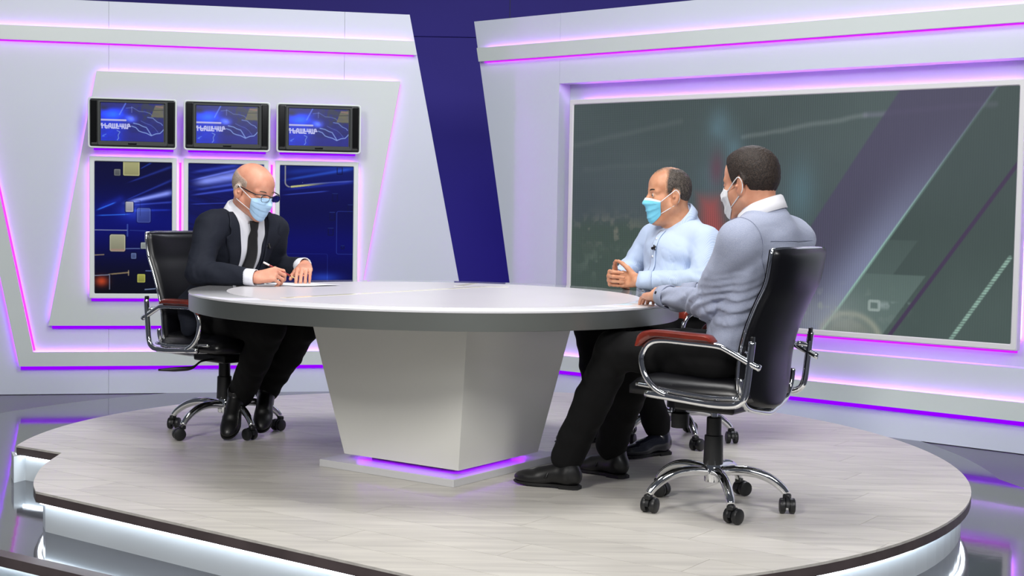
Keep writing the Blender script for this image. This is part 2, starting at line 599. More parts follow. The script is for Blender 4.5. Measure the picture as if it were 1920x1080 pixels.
RU0, RU1, RZ0, RZ1, RD = -2.403, 0.86, 0.292, 1.938, 0.12     # recess for the video screen
wpoly('panel', [(ledge(FLOOR_Z), FLOOR_Z), (RU0 - 2 * G2, FLOOR_Z), (RU0 - 2 * G2, 2.405), (ledge(2.405), 2.405)], -RD - 0.03, 0, WHITE, wr)
wpoly('panel', [(RU0, RZ1), (RU1, RZ1), (RU1, 2.405), (RU0, 2.405)], -RD - 0.03, 0, WHITE, wr)
wpoly('panel', [(RU0, FLOOR_Z), (RU1, FLOOR_Z), (RU1, RZ0), (RU0, RZ0)], -RD - 0.03, 0, WHITE, wr)
wpoly('panel', [(RU1 + 2 * G2, FLOOR_Z), (2.6, FLOOR_Z), (2.6, 2.405), (RU1 + 2 * G2, 2.405)], -RD - 0.03, 0, WHITE, wr)
wpoly('recess_panel', [(RU0, RZ0), (RU1, RZ0), (RU1, RZ1), (RU0, RZ1)], -RD - 0.03, -RD, WHITE, wr)

def led_line(parent, a, b, off0, material, w=0.010, d=0.008):
    """LED tape glued on the wall face, a..b in (u, z)"""
    a, b = np.array(a, float), np.array(b, float)
    t = (b - a) / np.linalg.norm(b - a)
    n = np.array([-t[1], t[0]]) * w / 2
    return wpoly('led_strip', [tuple(a - n), tuple(b - n), tuple(b + n), tuple(a + n)], off0, off0 + d, material, parent)

def board(n, par, pts, o0, o1, leds, covers=(), material=WHITE2):
    loc, rz = par
    e = tag(empty('trim_%d' % n, loc, rz), kind='structure')
    wpoly('board', pts, o0, o1, material, e)
    for (a, b, off, m) in leds:
        led_line(e, a, b, off, m)
    for (a, b, w, m) in covers:
        o = led_line(e, a, b, 0.0095, m, w, 0.006)
        o.name = 'led_cover'
    return e

LW, RW = (L0, LTH), (R0, RTH)
board(2, LW, [(-3.2, 2.118), (1.674, 2.118), (1.656, 2.21), (-3.2, 2.21)], 0.020, 0.042,
      [((-3.2, 2.193), (1.63, 2.193), 0.0005, LED_PINK), ((-3.2, 2.137), (1.64, 2.137), 0.0005, LED_PINK)],
      [((-3.2, 2.115), (1.655, 2.115), 0.010, GLOW_MAGENTA)])
board(3, RW, [(-3.093, 2.118), (2.6, 2.118), (2.6, 2.213), (-3.113, 2.213)], 0.020, 0.042,
      [((-3.05, 2.195), (2.6, 2.195), 0.0005, LED_PINK), ((-3.05, 2.137), (2.6, 2.137), 0.0005, LED_PINK)],
      [((-3.06, 2.115), (2.6, 2.115), 0.010, GLOW_MAGENTA)])
board(4, LW, [(-0.881, 0.027), (1.36, 0.027), (1.36, 0.119), (-0.795, 0.119), (-1.17, 2.0), (-1.27, 2.0)], 0.020, 0.042,
      [((-0.80, 0.101), (1.34, 0.101), 0.0005, LED_PINK), ((-0.86, 0.046), (1.34, 0.046), 0.0005, LED_VIOLET),
       ((-0.815, 0.125), (-1.18, 1.97), 0.0005, LED_PINK), ((-0.872, 0.052), (-1.255, 1.97), 0.0005, LED_VIOLET)],
      [((-0.875, 0.014), (1.35, 0.014), 0.024, GLOW_VIOLET), ((-0.790, 0.128), (-1.165, 1.99), 0.012, GLOW_PINK)])
board(5, RW, [(ledge(0.02) - 0.02, 0.018), (2.6, 0.018), (2.6, 0.118), (ledge(0.118) - 0.02, 0.118)], 0.020, 0.042,
      [((-2.6, 0.100), (2.6, 0.100), 0.0005, LED_PINK), ((-2.6, 0.036), (2.6, 0.036), 0.0005, LED_VIOLET)],
      [((-2.65, 0.004), (2.6, 0.004), 0.026, GLOW_VIOLET)])
# big tilted-sided panel that carries the televisions and prints
PT = [(-0.70, 0.291), (1.277, 0.291), (1.568, 1.938), (-0.401, 1.938)]
board(6, LW, PT, 0.020, 0.042,
      [((-0.65, 0.312), (1.25, 0.312), 0.0005, LED_VIOLET), ((-0.38, 1.918), (1.54, 1.918), 0.0005, LED_PINK),
       ((-0.675, 0.33), (-0.385, 1.91), 0.0005, LED_PURPLE), ((1.262, 0.33), (1.540, 1.91), 0.0005, LED_PINK)],
      [((-0.68, 0.280), (1.265, 0.280), 0.022, GLOW_VIOLET), ((1.282, 0.32), (1.565, 1.92), 0.008, GLOW_PINK)])

# small cable clip standing at the foot of the left wall
# ================================================================== SCREENS AND PRINTS
def rect_frame(name, u0, z0, u1, z1, w, o0, o1, material, parent, bevel=0.004):
    bm = bmesh.new()
    A = [(u0, z0), (u1, z0), (u1, z1), (u0, z1)]
    B = [(u0 + w, z0 + w), (u1 - w, z0 + w), (u1 - w, z1 - w), (u0 + w, z1 - w)]
    vs = []
    for o in (o0, o1):
        for P in (A, B):
            vs.append([bm.verts.new((p[0], -o, p[1])) for p in P])
    for i in range(4):
        j = (i + 1) % 4
        bm.faces.new((vs[0][i], vs[0][j], vs[1][j], vs[1][i]))
        bm.faces.new((vs[2][i], vs[2][j], vs[3][j], vs[3][i]))
        bm.faces.new((vs[0][i], vs[0][j], vs[2][j], vs[2][i]))
        bm.faces.new((vs[1][i], vs[1][j], vs[3][j], vs[3][i]))
    if bevel:
        bmesh.ops.recalc_face_normals(bm, faces=bm.faces)
        bmesh.ops.bevel(bm, geom=list(bm.edges), offset=bevel, segments=1, affect='EDGES')
    return from_bm(name, bm, material, parent)

# ---- the three posters
def beam(img, x, y, p, q, w0, w1, col, a):
    """soft light streak from p (width w0) to q (width w1)"""
    dx, dy = q[0] - p[0], q[1] - p[1]
    L = math.hypot(dx, dy)
    t = ((x - p[0]) * dx + (y - p[1]) * dy) / (L * L)
    d = np.abs((x - p[0]) * dy - (y - p[1]) * dx) / L
    w = w0 + (w1 - w0) * np.clip(t, 0, 1)
    al = np.exp(-(d / w) ** 2) * sstep(-0.02, 0.25, t) * (1 - sstep(0.85, 1.1, t))
    return addc(img, col, al * a)

def tile(img, x, y, x0, y0, x1, y1, col, a=1.0, r=8, edge=True):
    d = rbox(x, y, x0, y0, x1, y1, r)
    shade = (y - y0) / (y1 - y0)
    img = mix(img, (5, 8, 40), sstep(7, 1, np.abs(d - 4)) * 0.5 * a)
    inner = np.array(col, float)[None, None, :] * (1.0 - 0.18 * shade[..., None]) / 255.0
    al = (sstep(2.5, -1.5, d) * a)[..., None]
    img = img * (1 - al) + inner * al
    if edge:
        img = mix(img, tuple(min(255, c * 1.25 + 15) for c in col), sstep(4, 1, np.abs(d + 3)) * 0.6 * a)
    return img

def poster_one(X, Y, w, h):
    x, y = X / w * 586 + 42, Y / h * 987 + 35
    g = np.zeros(x.shape + (3,))
    t = (y - 35) / 987
    base = np.stack([0.02 + 0 * t, 0.03 + 0.03 * np.exp(-((t - .4) / .18) ** 2), 0.25 + 0.24 * np.exp(-((t - .45) / .22) ** 2) - 0.13 * sstep(.6, 1, t)], -1)
    g = base
    for (p, q, w0, w1, c, a) in [((240, 350), (640, 255), 10, 24, (200, 215, 255), .75), ((250, 335), (640, 160), 3, 10, (90, 130, 230), .35),
                                 ((270, 200), (640, 60), 4, 12, (80, 120, 220), .35), ((300, 360), (640, 330), 4, 8, (140, 170, 255), .35),
                                 ((45, 405), (200, 340), 6, 5, (70, 170, 230), .55), ((42, 440), (300, 428), 5, 3, (70, 170, 220), .6),
                                 ((60, 390), (260, 300), 20, 25, (40, 60, 160), .3), ((380, 90), (470, 40), 3, 6, (60, 110, 210), .5),
                                 ((300, 400), (620, 390), 10, 6, (70, 110, 220), .35)]:
        g = beam(g, x, y, p, q, w0, w1, c, a)
    g = addc(g, (90, 120, 210), np.exp(-((x - 330) / 110) ** 2 - ((y - 400) / 70) ** 2) * .45)
    g = tile(g, x, y, 258, 20, 380, 138, (196, 196, 140))
    g = tile(g, x, y, 190, 92, 236, 140, (120, 124, 120), .9, 6)
    g = tile(g, x, y, 362, 380, 464, 487, (110, 130, 200), .55, 12)
    g = tile(g, x, y, 275, 335, 333, 408, (196, 196, 208), 1, 5)
    g = mix(g, (10, 14, 60), sstep(3, 1, np.abs(rbox(x, y, 278, 322, 386, 470, 4))) * .55 * sstep(445, 430, y))
    g = mix(g, (150, 160, 200), sstep(5, 2, segd(x, y, (42, 547), (285, 547))) * .9)
    g = mix(g, (120, 150, 230), sstep(9, 2, segd(x, y, (290, 505), (290, 590))) * .5)
    g = mix(g, (60, 80, 170), sstep(5, 2, segd(x, y, (310, 547), (440, 550))) * .6)
    g = tile(g, x, y, 157, 580, 273, 706, (186, 186, 158), 1, 14)
    g = mix(g, (205, 150, 140), sstep(14, 2, segd(x, y, (170, 696), (262, 696))) * .55)
    g = mix(g, (110, 130, 190), sstep(5, 2, segd(x, y, (278, 685), (400, 682))) * .9)
    g = tile(g, x, y, 392, 638, 440, 684, (170, 178, 176), 1, 5)
    g = tile(g, x, y, 318, 718, 356, 760, (100, 118, 168), .9, 5)
    g = mix(g, (170, 150, 120), sstep(6, 2, segd(x, y, (42, 735), (112, 731))) * .9)
    g = mix(g, (170, 150, 110), sstep(7, 3, segd(x, y, (150, 878), (298, 864))) * .9)
    g = mix(g, (190, 170, 130), sstep(6, 3, segd(x, y, (298, 850), (298, 884))) * .8)
    g = mix(g, (6, 6, 22), sstep(20, 0, rbox(x, y, 42, 885, 160, 1022, 2)) * .7)
    g = addc(g, (230, 80, 20), np.exp(-((x - 95) / 50) ** 2 - ((y - 930) / 40) ** 2) * .9)
    g = mix(g, (150, 160, 190), sstep(5, 2, segd(x, y, (42, 888), (150, 882))) * .9)
    g = mix(g, (150, 160, 190), sstep(5, 2, segd(x, y, (155, 880), (155, 990))) * .8)
    g = tile(g, x, y, 365, 876, 424, 938, (186, 188, 90), 1, 7)
    g = mix(g, (150, 170, 210), sstep(6, 2, segd(x, y, (424, 991), (500, 985))) * .9)
    g = mix(g, (110, 130, 190), sstep(6, 2, segd(x, y, (430, 850), (490, 851))) * .9)
    return g * 0.92

def poster_two(X, Y, w, h):
    x, y = X / w * 569 + 38, Y / h * 987 + 55
    t = (y - 55) / 987
    n = fbm(x * .004 + y * .011, y * .05 - x * .012, 3, 3)
    g = np.stack([0.04 + 0.02 * n, 0.05 + 0.05 * n, 0.28 + 0.18 * n - 0.12 * sstep(.35, .8, t)], -1)
    for (p, q, w0, w1, c, a) in [((38, 215), (607, 100), 26, 46, (200, 215, 250), .62), ((38, 300), (420, 240), 6, 10, (110, 140, 240), .45),
                                 ((38, 130), (420, 60), 10, 16, (90, 120, 220), .35), ((38, 190), (430, 90), 5, 8, (150, 170, 250), .35),
                                 ((38, 265), (607, 170), 9, 12, (120, 150, 240), .35), ((38, 365), (340, 350), 4, 3, (90, 120, 230), .4),
                                 ((420, 120), (607, 60), 40, 60, (120, 160, 200), .35)]:
        g = beam(g, x, y, p, q, w0, w1, c, a)
    return g

def poster_three(X, Y, w, h):
    x, y = X / w * 547 + 48, Y / h * 987 + 70
    t = (y - 70) / 987
    g = np.stack([0.05 - 0.03 * sstep(0, .35, t), 0.10 - 0.07 * sstep(0, .3, t), 0.40 - 0.10 * sstep(0, .35, t) + .1 * np.exp(-((t - .62) / .15) ** 2)], -1)
    for (p, q, w0, w1, c, a) in [((48, 190), (600, 85), 8, 14, (60, 120, 200), .4), ((48, 260), (600, 190), 10, 10, (60, 90, 190), .3),
                                 ((48, 300), (400, 262), 4, 5, (110, 150, 230), .4), ((200, 215), (600, 180), 4, 6, (170, 190, 230), .35),
                                 ((48, 130), (600, 70), 20, 20, (50, 90, 170), .25)]:
        g = beam(g, x, y, p, q, w0, w1, c, a)
    g = mix(g, (150, 150, 150), sstep(7, 3, np.abs(rbox(x, y, 88, -200, 400, 234, 36))) * sstep(128, 118, x) * .9)
    al = sstep(9, 5, segd(x, y, (134, 233), (440, 196))) * (1 - sstep(180, 450, x))
    g = mix(g, (196, 196, 130), al)
    for (x0, y0, x1, y1) in ((472, 76, 510, 130), (440, 280, 476, 338), (420, 424, 456, 484), (410, 546, 446, 600), (556, 364, 590, 424), (508, 680, 528, 704)):
        d = rbox(x, y, x0, y0, x1, y1, 4)
        g = mix(g, (8, 12, 60), sstep(5, 2, np.abs(d)) * .8)
        g = mix(g, (60, 90, 180), sstep(4, 1, segd(x, y, (x0, y0), (x1, y0))) * .5)
    g = mix(g, (50, 70, 160), sstep(4, 1.5, np.abs(rbox(x, y, 472, 416, 700, 745, 14))) * .6)
    g = mix(g, (50, 70, 160), sstep(4, 1.5, np.abs(rbox(x, y, -100, 745, 405, 1100, 14))) * .35)
    g = addc(g, (60, 110, 190), np.exp(-((x - 380) / 120) ** 2 - ((y - 930) / 40) ** 2) * .5)
    g = addc(g, (170, 190, 230), sstep(.93, .99, vnoise(x * .25, y * .25, 5)) * np.exp(-((x - 230) / 60) ** 2 - ((y - 210) / 40) ** 2) * .8)
    return g

POSTER_MAT = print_mat('poster_print', None, 0.5, 0.08)
FRAME_WHITE = mat('white_frame', rgb(216, 224, 222), 0.4)
def wallthing(name, side, u, z, off):
    p0, th = (L0, LTH) if side == 'L' else (R0, RTH)
    loc = (p0[0] + math.cos(th) * u + math.sin(th) * off, p0[1] + math.sin(th) * u - math.cos(th) * off, z)
    return empty(name, loc, th)

PW_, PH_ = 0.550, 0.918
for (u0, fn, lab) in ((-0.441, poster_one, 'framed dark blue print with yellow and white squares behind the office chair'),
                      (0.148, poster_two, 'framed dark blue print of pale light beams directly behind the bald man'),
                      (0.737, poster_three, 'framed plain deep blue print with one thin yellow bar, rightmost of three')):
    e = wallthing('framed_print', 'L', u0, 0.472, 0.042)
    tag(e, lab, 'framed print', 'framed prints under the televisions')
    rect_frame('frame', 0, 0, PW_, PH_, 0.032, 0.022, 0.050, FRAME_WHITE, e)
    box('backing', (PW_ / 2, -0.030, PH_ / 2), (PW_ - 0.05, 0.012, PH_ - 0.05), FRAME_WHITE, e)
    iw, ih = PW_ - 0.064, PH_ - 0.064
    print_mesh('print', iw, ih, 190, 320, lambda X, Y, f=fn: f(X, Y, iw, ih), POSTER_MAT, e, lambda a, b: (0.032 + a, -0.040, 0.032 + b))
    led_line(e, (0.03, 0.02), (PW_ - 0.03, 0.02), 0.0006, LED_VIOLET, 0.010, 0.008)
    o = led_line(e, (0.01, -0.006), (PW_ - 0.02, -0.006), 0.010, GLOW_VIOLET, 0.026, 0.006); o.name = 'led_cover'
    if u0 < 0.5:
        o = led_line(e, (PW_ + 0.019, 0.0), (PW_ + 0.019, PH_ - 0.03), 0.001, GLOW_PINK, 0.012, 0.006); o.name = 'led_cover'
    led_line(e, (0.03, PH_ - 0.02), (PW_ - 0.03, PH_ - 0.02), 0.0006, LED_PINK)
    led_line(e, (0.016, 0.04), (0.016, PH_ - 0.04), 0.0006, LED_PINK)
    led_line(e, (PW_ - 0.016, 0.04), (PW_ - 0.016, PH_ - 0.04), 0.0006, LED_PINK)

# ---- three televisions
def strokes(img, x, y, lines, col, w, a=1.0):
    d = np.full(x.shape, 1e9)
    for (p, q) in lines:
        d = np.minimum(d, segd(x, y, p, q))
    return mix(img, col, sstep(w * 1.25, w * 0.55, d) * a)

GLYPH = {  # unit strokes, x 0..1 and y 0 (top) .. 1 (baseline): the Armenian capitals of the programme title
    'HO': [((0, .0), (.0, .35)), ((0, .35), (.55, .35)), ((.30, .35), (.30, 1)), ((.30, .35), (.9, .35)), ((0, 0), (.35, 0))],
    'ECH': [((.05, 0), (.05, .8)), ((.05, .8), (.25, 1)), ((.25, 1), (.7, 1)), ((.7, 1), (.7, .8)), ((.05, .5), (.9, .5))],
    'RRA': [((.05, 1), (.05, .2)), ((.05, .2), (.25, 0)), ((.25, 0), (.6, .0)), ((.6, 0), (.7, .2)), ((.7, .2), (.7, .8)), ((.7, .8), (1, 1)), ((.05, .55), (.7, .55))],
    'AYB': [((.05, 0), (.05, .8)), ((.05, .8), (.2, 1)), ((.2, 1), (.5, 1)), ((.5, 1), (.65, .8)), ((.65, 0), (.65, .85)), ((.65, .85), (.95, 1))],
    'NOW': [((.05, 0), (.05, .8)), ((.05, .8), (.2, 1)), ((.2, 1), (.85, 1)), ((.35, 0), (.35, .55)), ((.35, .55), (.85, .55))],
    'KEN': [((.05, 0), (.05, .55)), ((.05, .55), (.7, .55)), ((.7, 0), (.7, 1)), ((.7, .55), (.95, .55))],
    'REH': [((.05, 1), (.05, .2)), ((.05, .2), (.2, 0)), ((.2, 0), (.55, 0)), ((.55, 0), (.65, .2)), ((.65, .2), (.65, .4)), ((.05, .5), (.95, .5))],
}
TITLE = ['HO', 'ECH', 'RRA', 'AYB', 'NOW', 'KEN', 'AYB', 'REH']

def tv_picture(X, Y, w, h):
    x, y = X / w * 1030 + 285, Y / h * 640 + 205
    n = fbm(x * .012, y * .016, 7, 3)
    g = np.stack([0.06 + .05 * n, 0.08 + .06 * n, 0.42 + .16 * n], -1)
    left = sstep(820, 560, x)
    g = mix(g, (22, 60, 225), left * (.55 + .4 * n) * sstep(250, 330, y))
    g = addc(g, (30, 110, 255), np.exp(-((x - 480) / 170) ** 2 - ((y - 400) / 75) ** 2) * .6)
    g = addc(g, (120, 150, 230), np.exp(-((x - 780) / 90) ** 2 - ((y - 470) / 60) ** 2) * .75)
    g = mix(g, (52, 58, 84), sstep(.45, .6, n) * sstep(700, 1000, x) * sstep(560, 380, y) * .9)
    g = mix(g, (28, 30, 80), np.exp(-((x - 330) / 80) ** 2 - ((y - 290) / 40) ** 2) * .9)
    g = mix(g, (30, 34, 150), sstep(660, 720, y) * sstep(600, 680, x) * .6)
    g = strokes(g, x, y, [((285, 495), (690, 495))], (205, 200, 230), 17, .9)
    g = strokes(g, x, y, [((690, 210), (590, 400))], (120, 150, 245), 12, .7)
    g = strokes(g, x, y, [((790, 265), (790, 360))], (130, 140, 200), 9, .6)
    coast = [(790, 590), (850, 620), (900, 660), (960, 690), (1040, 710), (1120, 735), (1190, 715), (1250, 705), (1290, 650), (1310, 645)]
    coast2 = [(700, 290), (800, 285), (900, 330), (1000, 345), (1100, 375), (1140, 400)]
    coast3 = [(1050, 435), (1130, 455), (1200, 500), (1270, 535), (1305, 570)]
    coast4 = [(820, 540), (900, 565), (960, 580), (1030, 610), (1075, 670), (1120, 725)]
    coast5 = [(940, 500), (1010, 545), (1100, 560), (1170, 620), (1230, 690)]
    river = [(550, 670), (590, 700), (560, 740), (575, 800), (560, 835)]
    for c, a, ww in ((coast, .85, 9), (coast2, .45, 8), (coast3, .7, 8), (coast4, .8, 10), (coast5, .4, 7), (river, .7, 8)):
        jig = [(p[0] + 9 * math.sin(i * 7.3), p[1] + 9 * math.sin(i * 4.1)) for i, p in enumerate(c)]
        g = strokes(g, x, y, list(zip(jig[:-1], jig[1:])), (150, 175, 225), ww, a)
    d = np.maximum(np.maximum(1105 + (430 - y) * .38 - x, x - 1312), np.maximum(232 - y, y - 430))
    g = mix(g, (128, 124, 92), sstep(12, -6, d) * .8)
    g = strokes(g, x, y, [((1150, 315), (1312, 308))], (60, 62, 64), 9, .7)
    g = strokes(g, x, y, [((1190, 250), (1300, 262))], (170, 120, 120), 11, .6)
    cx = 292
    for gl_ in TITLE:
        segs = [((cx + p[0] * 50, 560 + p[1] * 72), (cx + q[0] * 50, 560 + q[1] * 72)) for p, q in GLYPH[gl_]]
        g = strokes(g, x, y, segs, (205, 205, 240), 12, .95)
        cx += 61
    g = strokes(g, x, y, [((320, 760), (370, 735)), ((310, 770), (340, 770))], (110, 150, 230), 8, .7)
    return np.clip(g, 0, 1) ** 1.18

TV_MAT = print_mat('television_picture', 0.92, 0.2, 0.5)
TV_BLACK = mat('television_black', rgb(20, 24, 24), 0.35)
TV_GLOSS = mat('television_dark_gloss', rgb(8, 9, 10), 0.12)
TV_GREY = mat('television_bezel', rgb(40, 46, 46), 0.45)
TVW, TVH = 0.540, 0.312

def make_tv():
    e = empty('television')
    bm = bmesh.new()
    add_box(bm, (TVW / 2, -0.055, TVH / 2), (TVW - 0.012, 0.11, TVH - 0.012), None, 0.012, 3)
    from_bm('housing', bm, TV_BLACK, e)
    # thin white surround
    path = []
    rr = 0.014
    for (cx, cz, a0) in ((TVW - rr, TVH - rr, 0), (rr, TVH - rr, 90), (rr, rr, 180), (TVW - rr, rr, 270)):
        for k in range(5):
            a = rad(a0 + 22.5 * k)
            path.append((cx + rr * math.cos(a), -0.100, cz + rr * math.sin(a)))
    vs, fs = tube_arrays(np.array(path), 0.0065, 8, True)
    pymesh('surround', vs, fs, FRAME_WHITE, e, True, fix=True)
    sx0, sx1, sz0, sz1 = 0.075, 0.463, 0.042, 0.284
    rect_frame('bezel', sx0 - 0.020, sz0 - 0.028, sx1 + 0.024, sz1 + 0.016, 0.016, 0.106, 0.119, TV_GREY, e, 0.003)
    box('lower_bezel', ((sx0 + sx1) / 2, -0.1135, 0.027), (sx1 - sx0 + 0.02, 0.010, 0.026), TV_GREY, e, 0.002)
    box('sensor_bar', (0.270, -0.121, 0.026), (0.052, 0.006, 0.011), TV_GLOSS, e, 0.002)
    for x0, x1 in ((0.010, sx0 - 0.024), (sx1 + 0.027, TVW - 0.010)):
        box('speaker_panel', ((x0 + x1) / 2, -0.110, TVH / 2 + 0.008), (x1 - x0, 0.012, TVH - 0.045), TV_GLOSS, e, 0.004)
    print_mesh('screen', sx1 - sx0, sz1 - sz0, 260, 165, lambda X, Y: tv_picture(X, Y, sx1 - sx0, sz1 - sz0), TV_MAT, e,
               lambda a, b: (sx0 + a, -0.1125, sz0 + b))
    rect_frame('led_strip', 0.05, 0.05, TVW - 0.05, TVH - 0.05, 0.012, -0.020, -0.010, LED_VIOLET, e, 0)
    o = led_line(e, (0.02, -0.004), (TVW - 0.02, -0.004), -0.020, GLOW_VIOLET, 0.020, 0.010); o.name = 'led_cover'
    box('wall_bracket', (TVW / 2, 0.012, TVH / 2), (0.2, 0.026, 0.15), TV_BLACK, e)
    return e

tv0 = make_tv()
for i, (u0, lab) in enumerate(((-0.436, 'leftmost small black television showing a blue map on the wall'),
                               (0.157, 'middle small black television showing a blue map, above the bald man'),
                               (0.747, 'rightmost small black television showing a blue map, nearest the dark gap'))):
    t = tv0 if i == 0 else copy_tree(tv0)
    src = wallthing('anchor', 'L', u0, 1.444, 0.070)
    t.location, t.rotation_euler = src.location, src.rotation_euler
    bpy.data.objects.remove(src)
    tag(t, lab, 'television', 'televisions in a row on the white panel')

# ---- the big video screen
def led_picture(X, Y):
    u, z = X - 2.301, 1.802 - Y
    n = fbm(u * 2.2 + 9, z * 2.2, 21, 4)
    n2 = fbm(u * 7 + 3, z * 9, 31, 3)
    g = np.stack([0.290 + .06 * (n - .5) + .0 * u, 0.345 + .06 * (n - .5), 0.355 + .06 * (n - .5)], -1)
    g = mix(g, (72, 88, 84), sstep(1.2, 1.7, z) * .35)
    g = mix(g, (52, 72, 58), sstep(-0.9, 0.2, u) * sstep(1.5, .9, z) * .35)
    # horizon streaks
    for (p, q, wd, c, a) in [((-2.3, 1.52), (-1.45, 1.66), .02, (110, 120, 120), .30), ((-1.0, 1.55), (-.2, 1.66), .016, (130, 140, 140), .45),
                             ((-.2, 1.66), (.55, 1.70), .018, (130, 128, 150), .45), ((-2.2, 1.36), (-1.5, 1.40), .02, (100, 112, 112), .25)]:
        dd = segd(u, z + .02 * (n2 - .5), p, q)
        g = mix(g, c, sstep(wd * 1.6, 0, dd) * a)
    # green field with pale undergrowth at lower left
    f = sstep(1.08, .96, z + .10 * np.abs(u + 2.05) ** 1.3 + .05 * (n2 - .5)) * sstep(-.95, -1.5, u)
    g = mix(g, (66, 88, 70), f * .60)
    bush = sstep(.52, .70, fbm(u * 16, z * 16, 41, 3)) * np.exp(-((u + 1.98) / .30) ** 2 - ((z - .96) / .09) ** 2)
    g = mix(g, (150, 142, 130), bush * .6)
    bush = sstep(.5, .7, fbm(u * 18 + 5, z * 14, 43, 3)) * np.exp(-((u + 1.95) / .22) ** 2 - ((z - .74) / .08) ** 2)
    g = mix(g, (150, 165, 150), bush * .55)
    # pale blurred shapes and a red one
    fig = np.exp(-((u + 1.17) / .08) ** 2 - ((z - 1.63) / .09) ** 2) + .8 * np.exp(-((u + 1.06) / .07) ** 2 - ((z - 1.48) / .10) ** 2) \
        + .45 * np.exp(-((u + 1.20) / .10) ** 2 - ((z - 1.30) / .20) ** 2)
    g = mix(g, (104, 140, 156), np.clip(fig, 0, 1) * .80 * (.7 + .6 * (n2 - .3)))
    fig2 = np.exp(-((u + .60) / .10) ** 2 - ((z - 1.22) / .17) ** 2)
    g = mix(g, (92, 130, 144), fig2 * .55)
    d = np.maximum(np.abs(u + 1.215 + (z - 1.1) * .15) - (.075 - (z - 1.1) * .12), np.abs(z - 1.05) - .13)
    g = mix(g, (212, 74, 70), sstep(.07, -.07, d) * .62)
    g = mix(g, (120, 50, 70), np.exp(-((u + 1.18) / .05) ** 2 - ((z - 1.36) / .10) ** 2) * .5)
    # slanted translucent violet band with a mint edge line
    le = .016 - (1.808 - z) * .687
    re = .546 - (1.771 - z) * .718
    band = sstep(-.012, .012, u - le) * sstep(.006, -.006, u - re)
    t = np.clip((u - le) / (re - le + 1e-6), 0, 1)
    low = sstep(1.75, .7, z)
    g = mix(g, (74, 68, 96), band * (.85 - .2 * t * low))
    g = mix(g, (142, 150, 184), band * sstep(.2, 1.0, t) ** 1.5 * low * .75)
    g = mix(g, (150, 196, 180), sstep(.016, .004, np.abs(u - re)) * (.25 + .65 * low))
    # paler slanted blocks to the right of the line
    for (zt, zb, ur, a) in ((.952, .757, .14, .30), (.757, .41, .193, .55)):
        blk = sstep(.004, -.004, z - zt) * sstep(-.004, .004, z - zb) * sstep(-.004, .004, u - re) * sstep(.006, -.006, u - (ur - (zt - z) * .72))
        g = mix(g, (112, 134, 128), blk * a)
    g = mix(g, (150, 160, 150), sstep(.5, .75, fbm(u * 20, z * 20, 51, 3)) * np.exp(-((u + .36) / .30) ** 2 - ((z - .56) / .10) ** 2) * .6)
    arch = np.exp(-((np.hypot((u + .26) / 1.2, z - .36) - .16) / .018) ** 2) * (z > .40)
    g = mix(g, (170, 170, 150), arch * .6)
    g = mix(g, (160, 150, 130), sstep(.17, .10, np.hypot((u + .26) / 1.2, z - .36)) * .35)
    g = mix(g, (170, 185, 180), sstep(.012, .004, np.abs(rbox(u, z, -.14, .55, -.08, .60, .005))) * .7)
    g = mix(g, (150, 165, 165), sstep(.5, .7, fbm(u * 30, z * 26, 57, 2)) * sstep(.035, .0, np.abs(z - .58)) * sstep(.02, .0, np.abs(u - .0) - .10) * .7)
    g = mix(g, (150, 158, 158), np.exp(-((u + .42) / .26) ** 2 - ((z - .50) / .13) ** 2) * (.25 + .5 * fbm(u * 9, z * 9, 61, 3)))
    # dark right part, plum line and dashed line
    g = mix(g, (50, 64, 62), sstep(-.004, .004, u - re) * .45 * sstep(.55, 1.1, z))
    pl = segd(u, z, (.70, 1.40), (-.03, .385))
    g = mix(g, (62, 46, 78), sstep(.016, .006, pl) * .95)
    pl = segd(u, z, (.66, .875), (.335, .395))
    g = mix(g, (150, 185, 170), sstep(.016, .006, pl) * (.45 + .5 * (np.sin(z * 420) > 0)))
    g = mix(g, (150, 80, 90), sstep(.012, .004, np.hypot(u + .62, z - 1.0)) * .7)
    # rows of diodes: dense on the left, fading to the right
    g = g * (1 - (.16 * sstep(.1, -1.0, u) + .05)[..., None] * (0.5 + 0.5 * np.sin(u * 2 * PI / .0145))[..., None])
    g = g * (1 - .05 * (0.5 + 0.5 * np.sin(z * 2 * PI / .0145))[..., None] * sstep(-.8, -2.0, u)[..., None])
    return g

LEDSCR = print_mat('video_wall_picture', 0.88, 0.55, 0.25)
BEZEL = mat('white_bezel', rgb(214, 214, 216), 0.35)
SW, SH = 2.977, 1.392
vs_e = wallthing('video_screen', 'R', -2.301, 0.411, -RD)
tag(vs_e, 'large dark video screen with violet diagonal band on the right wall', 'video screen')
rect_frame('bezel', -0.034, -0.028, SW + 0.036, SH + 0.026, 0.034, 0.035, 0.095, BEZEL, vs_e, 0.005)
box('cabinet', (SW / 2, -0.06, SH / 2), (SW - 0.01, 0.05, SH - 0.01), TV_BLACK, vs_e)
print_mesh('display', SW + 0.006, SH + 0.006, 640, 300, led_picture, LEDSCR, vs_e, lambda a, b: (a - 0.003, -0.0865, b - 0.003))
led_line(vs_e, (0.02, SH + 0.006), (SW - 0.02, SH + 0.006), 0.001, LED_PINK, 0.012, 0.01)
led_line(vs_e, (0.02, -0.008), (SW - 0.02, -0.008), 0.001, LED_PINK, 0.012, 0.01)
o = led_line(vs_e, (0.0, -0.034), (SW + 0.02, -0.034), 0.030, GLOW_MAGENTA, 0.022, 0.008); o.name = 'led_cover'
led_line(vs_e, (SW + 0.012, 0.03), (SW + 0.012, SH - 0.03), 0.001, LED_PINK, 0.012, 0.01)

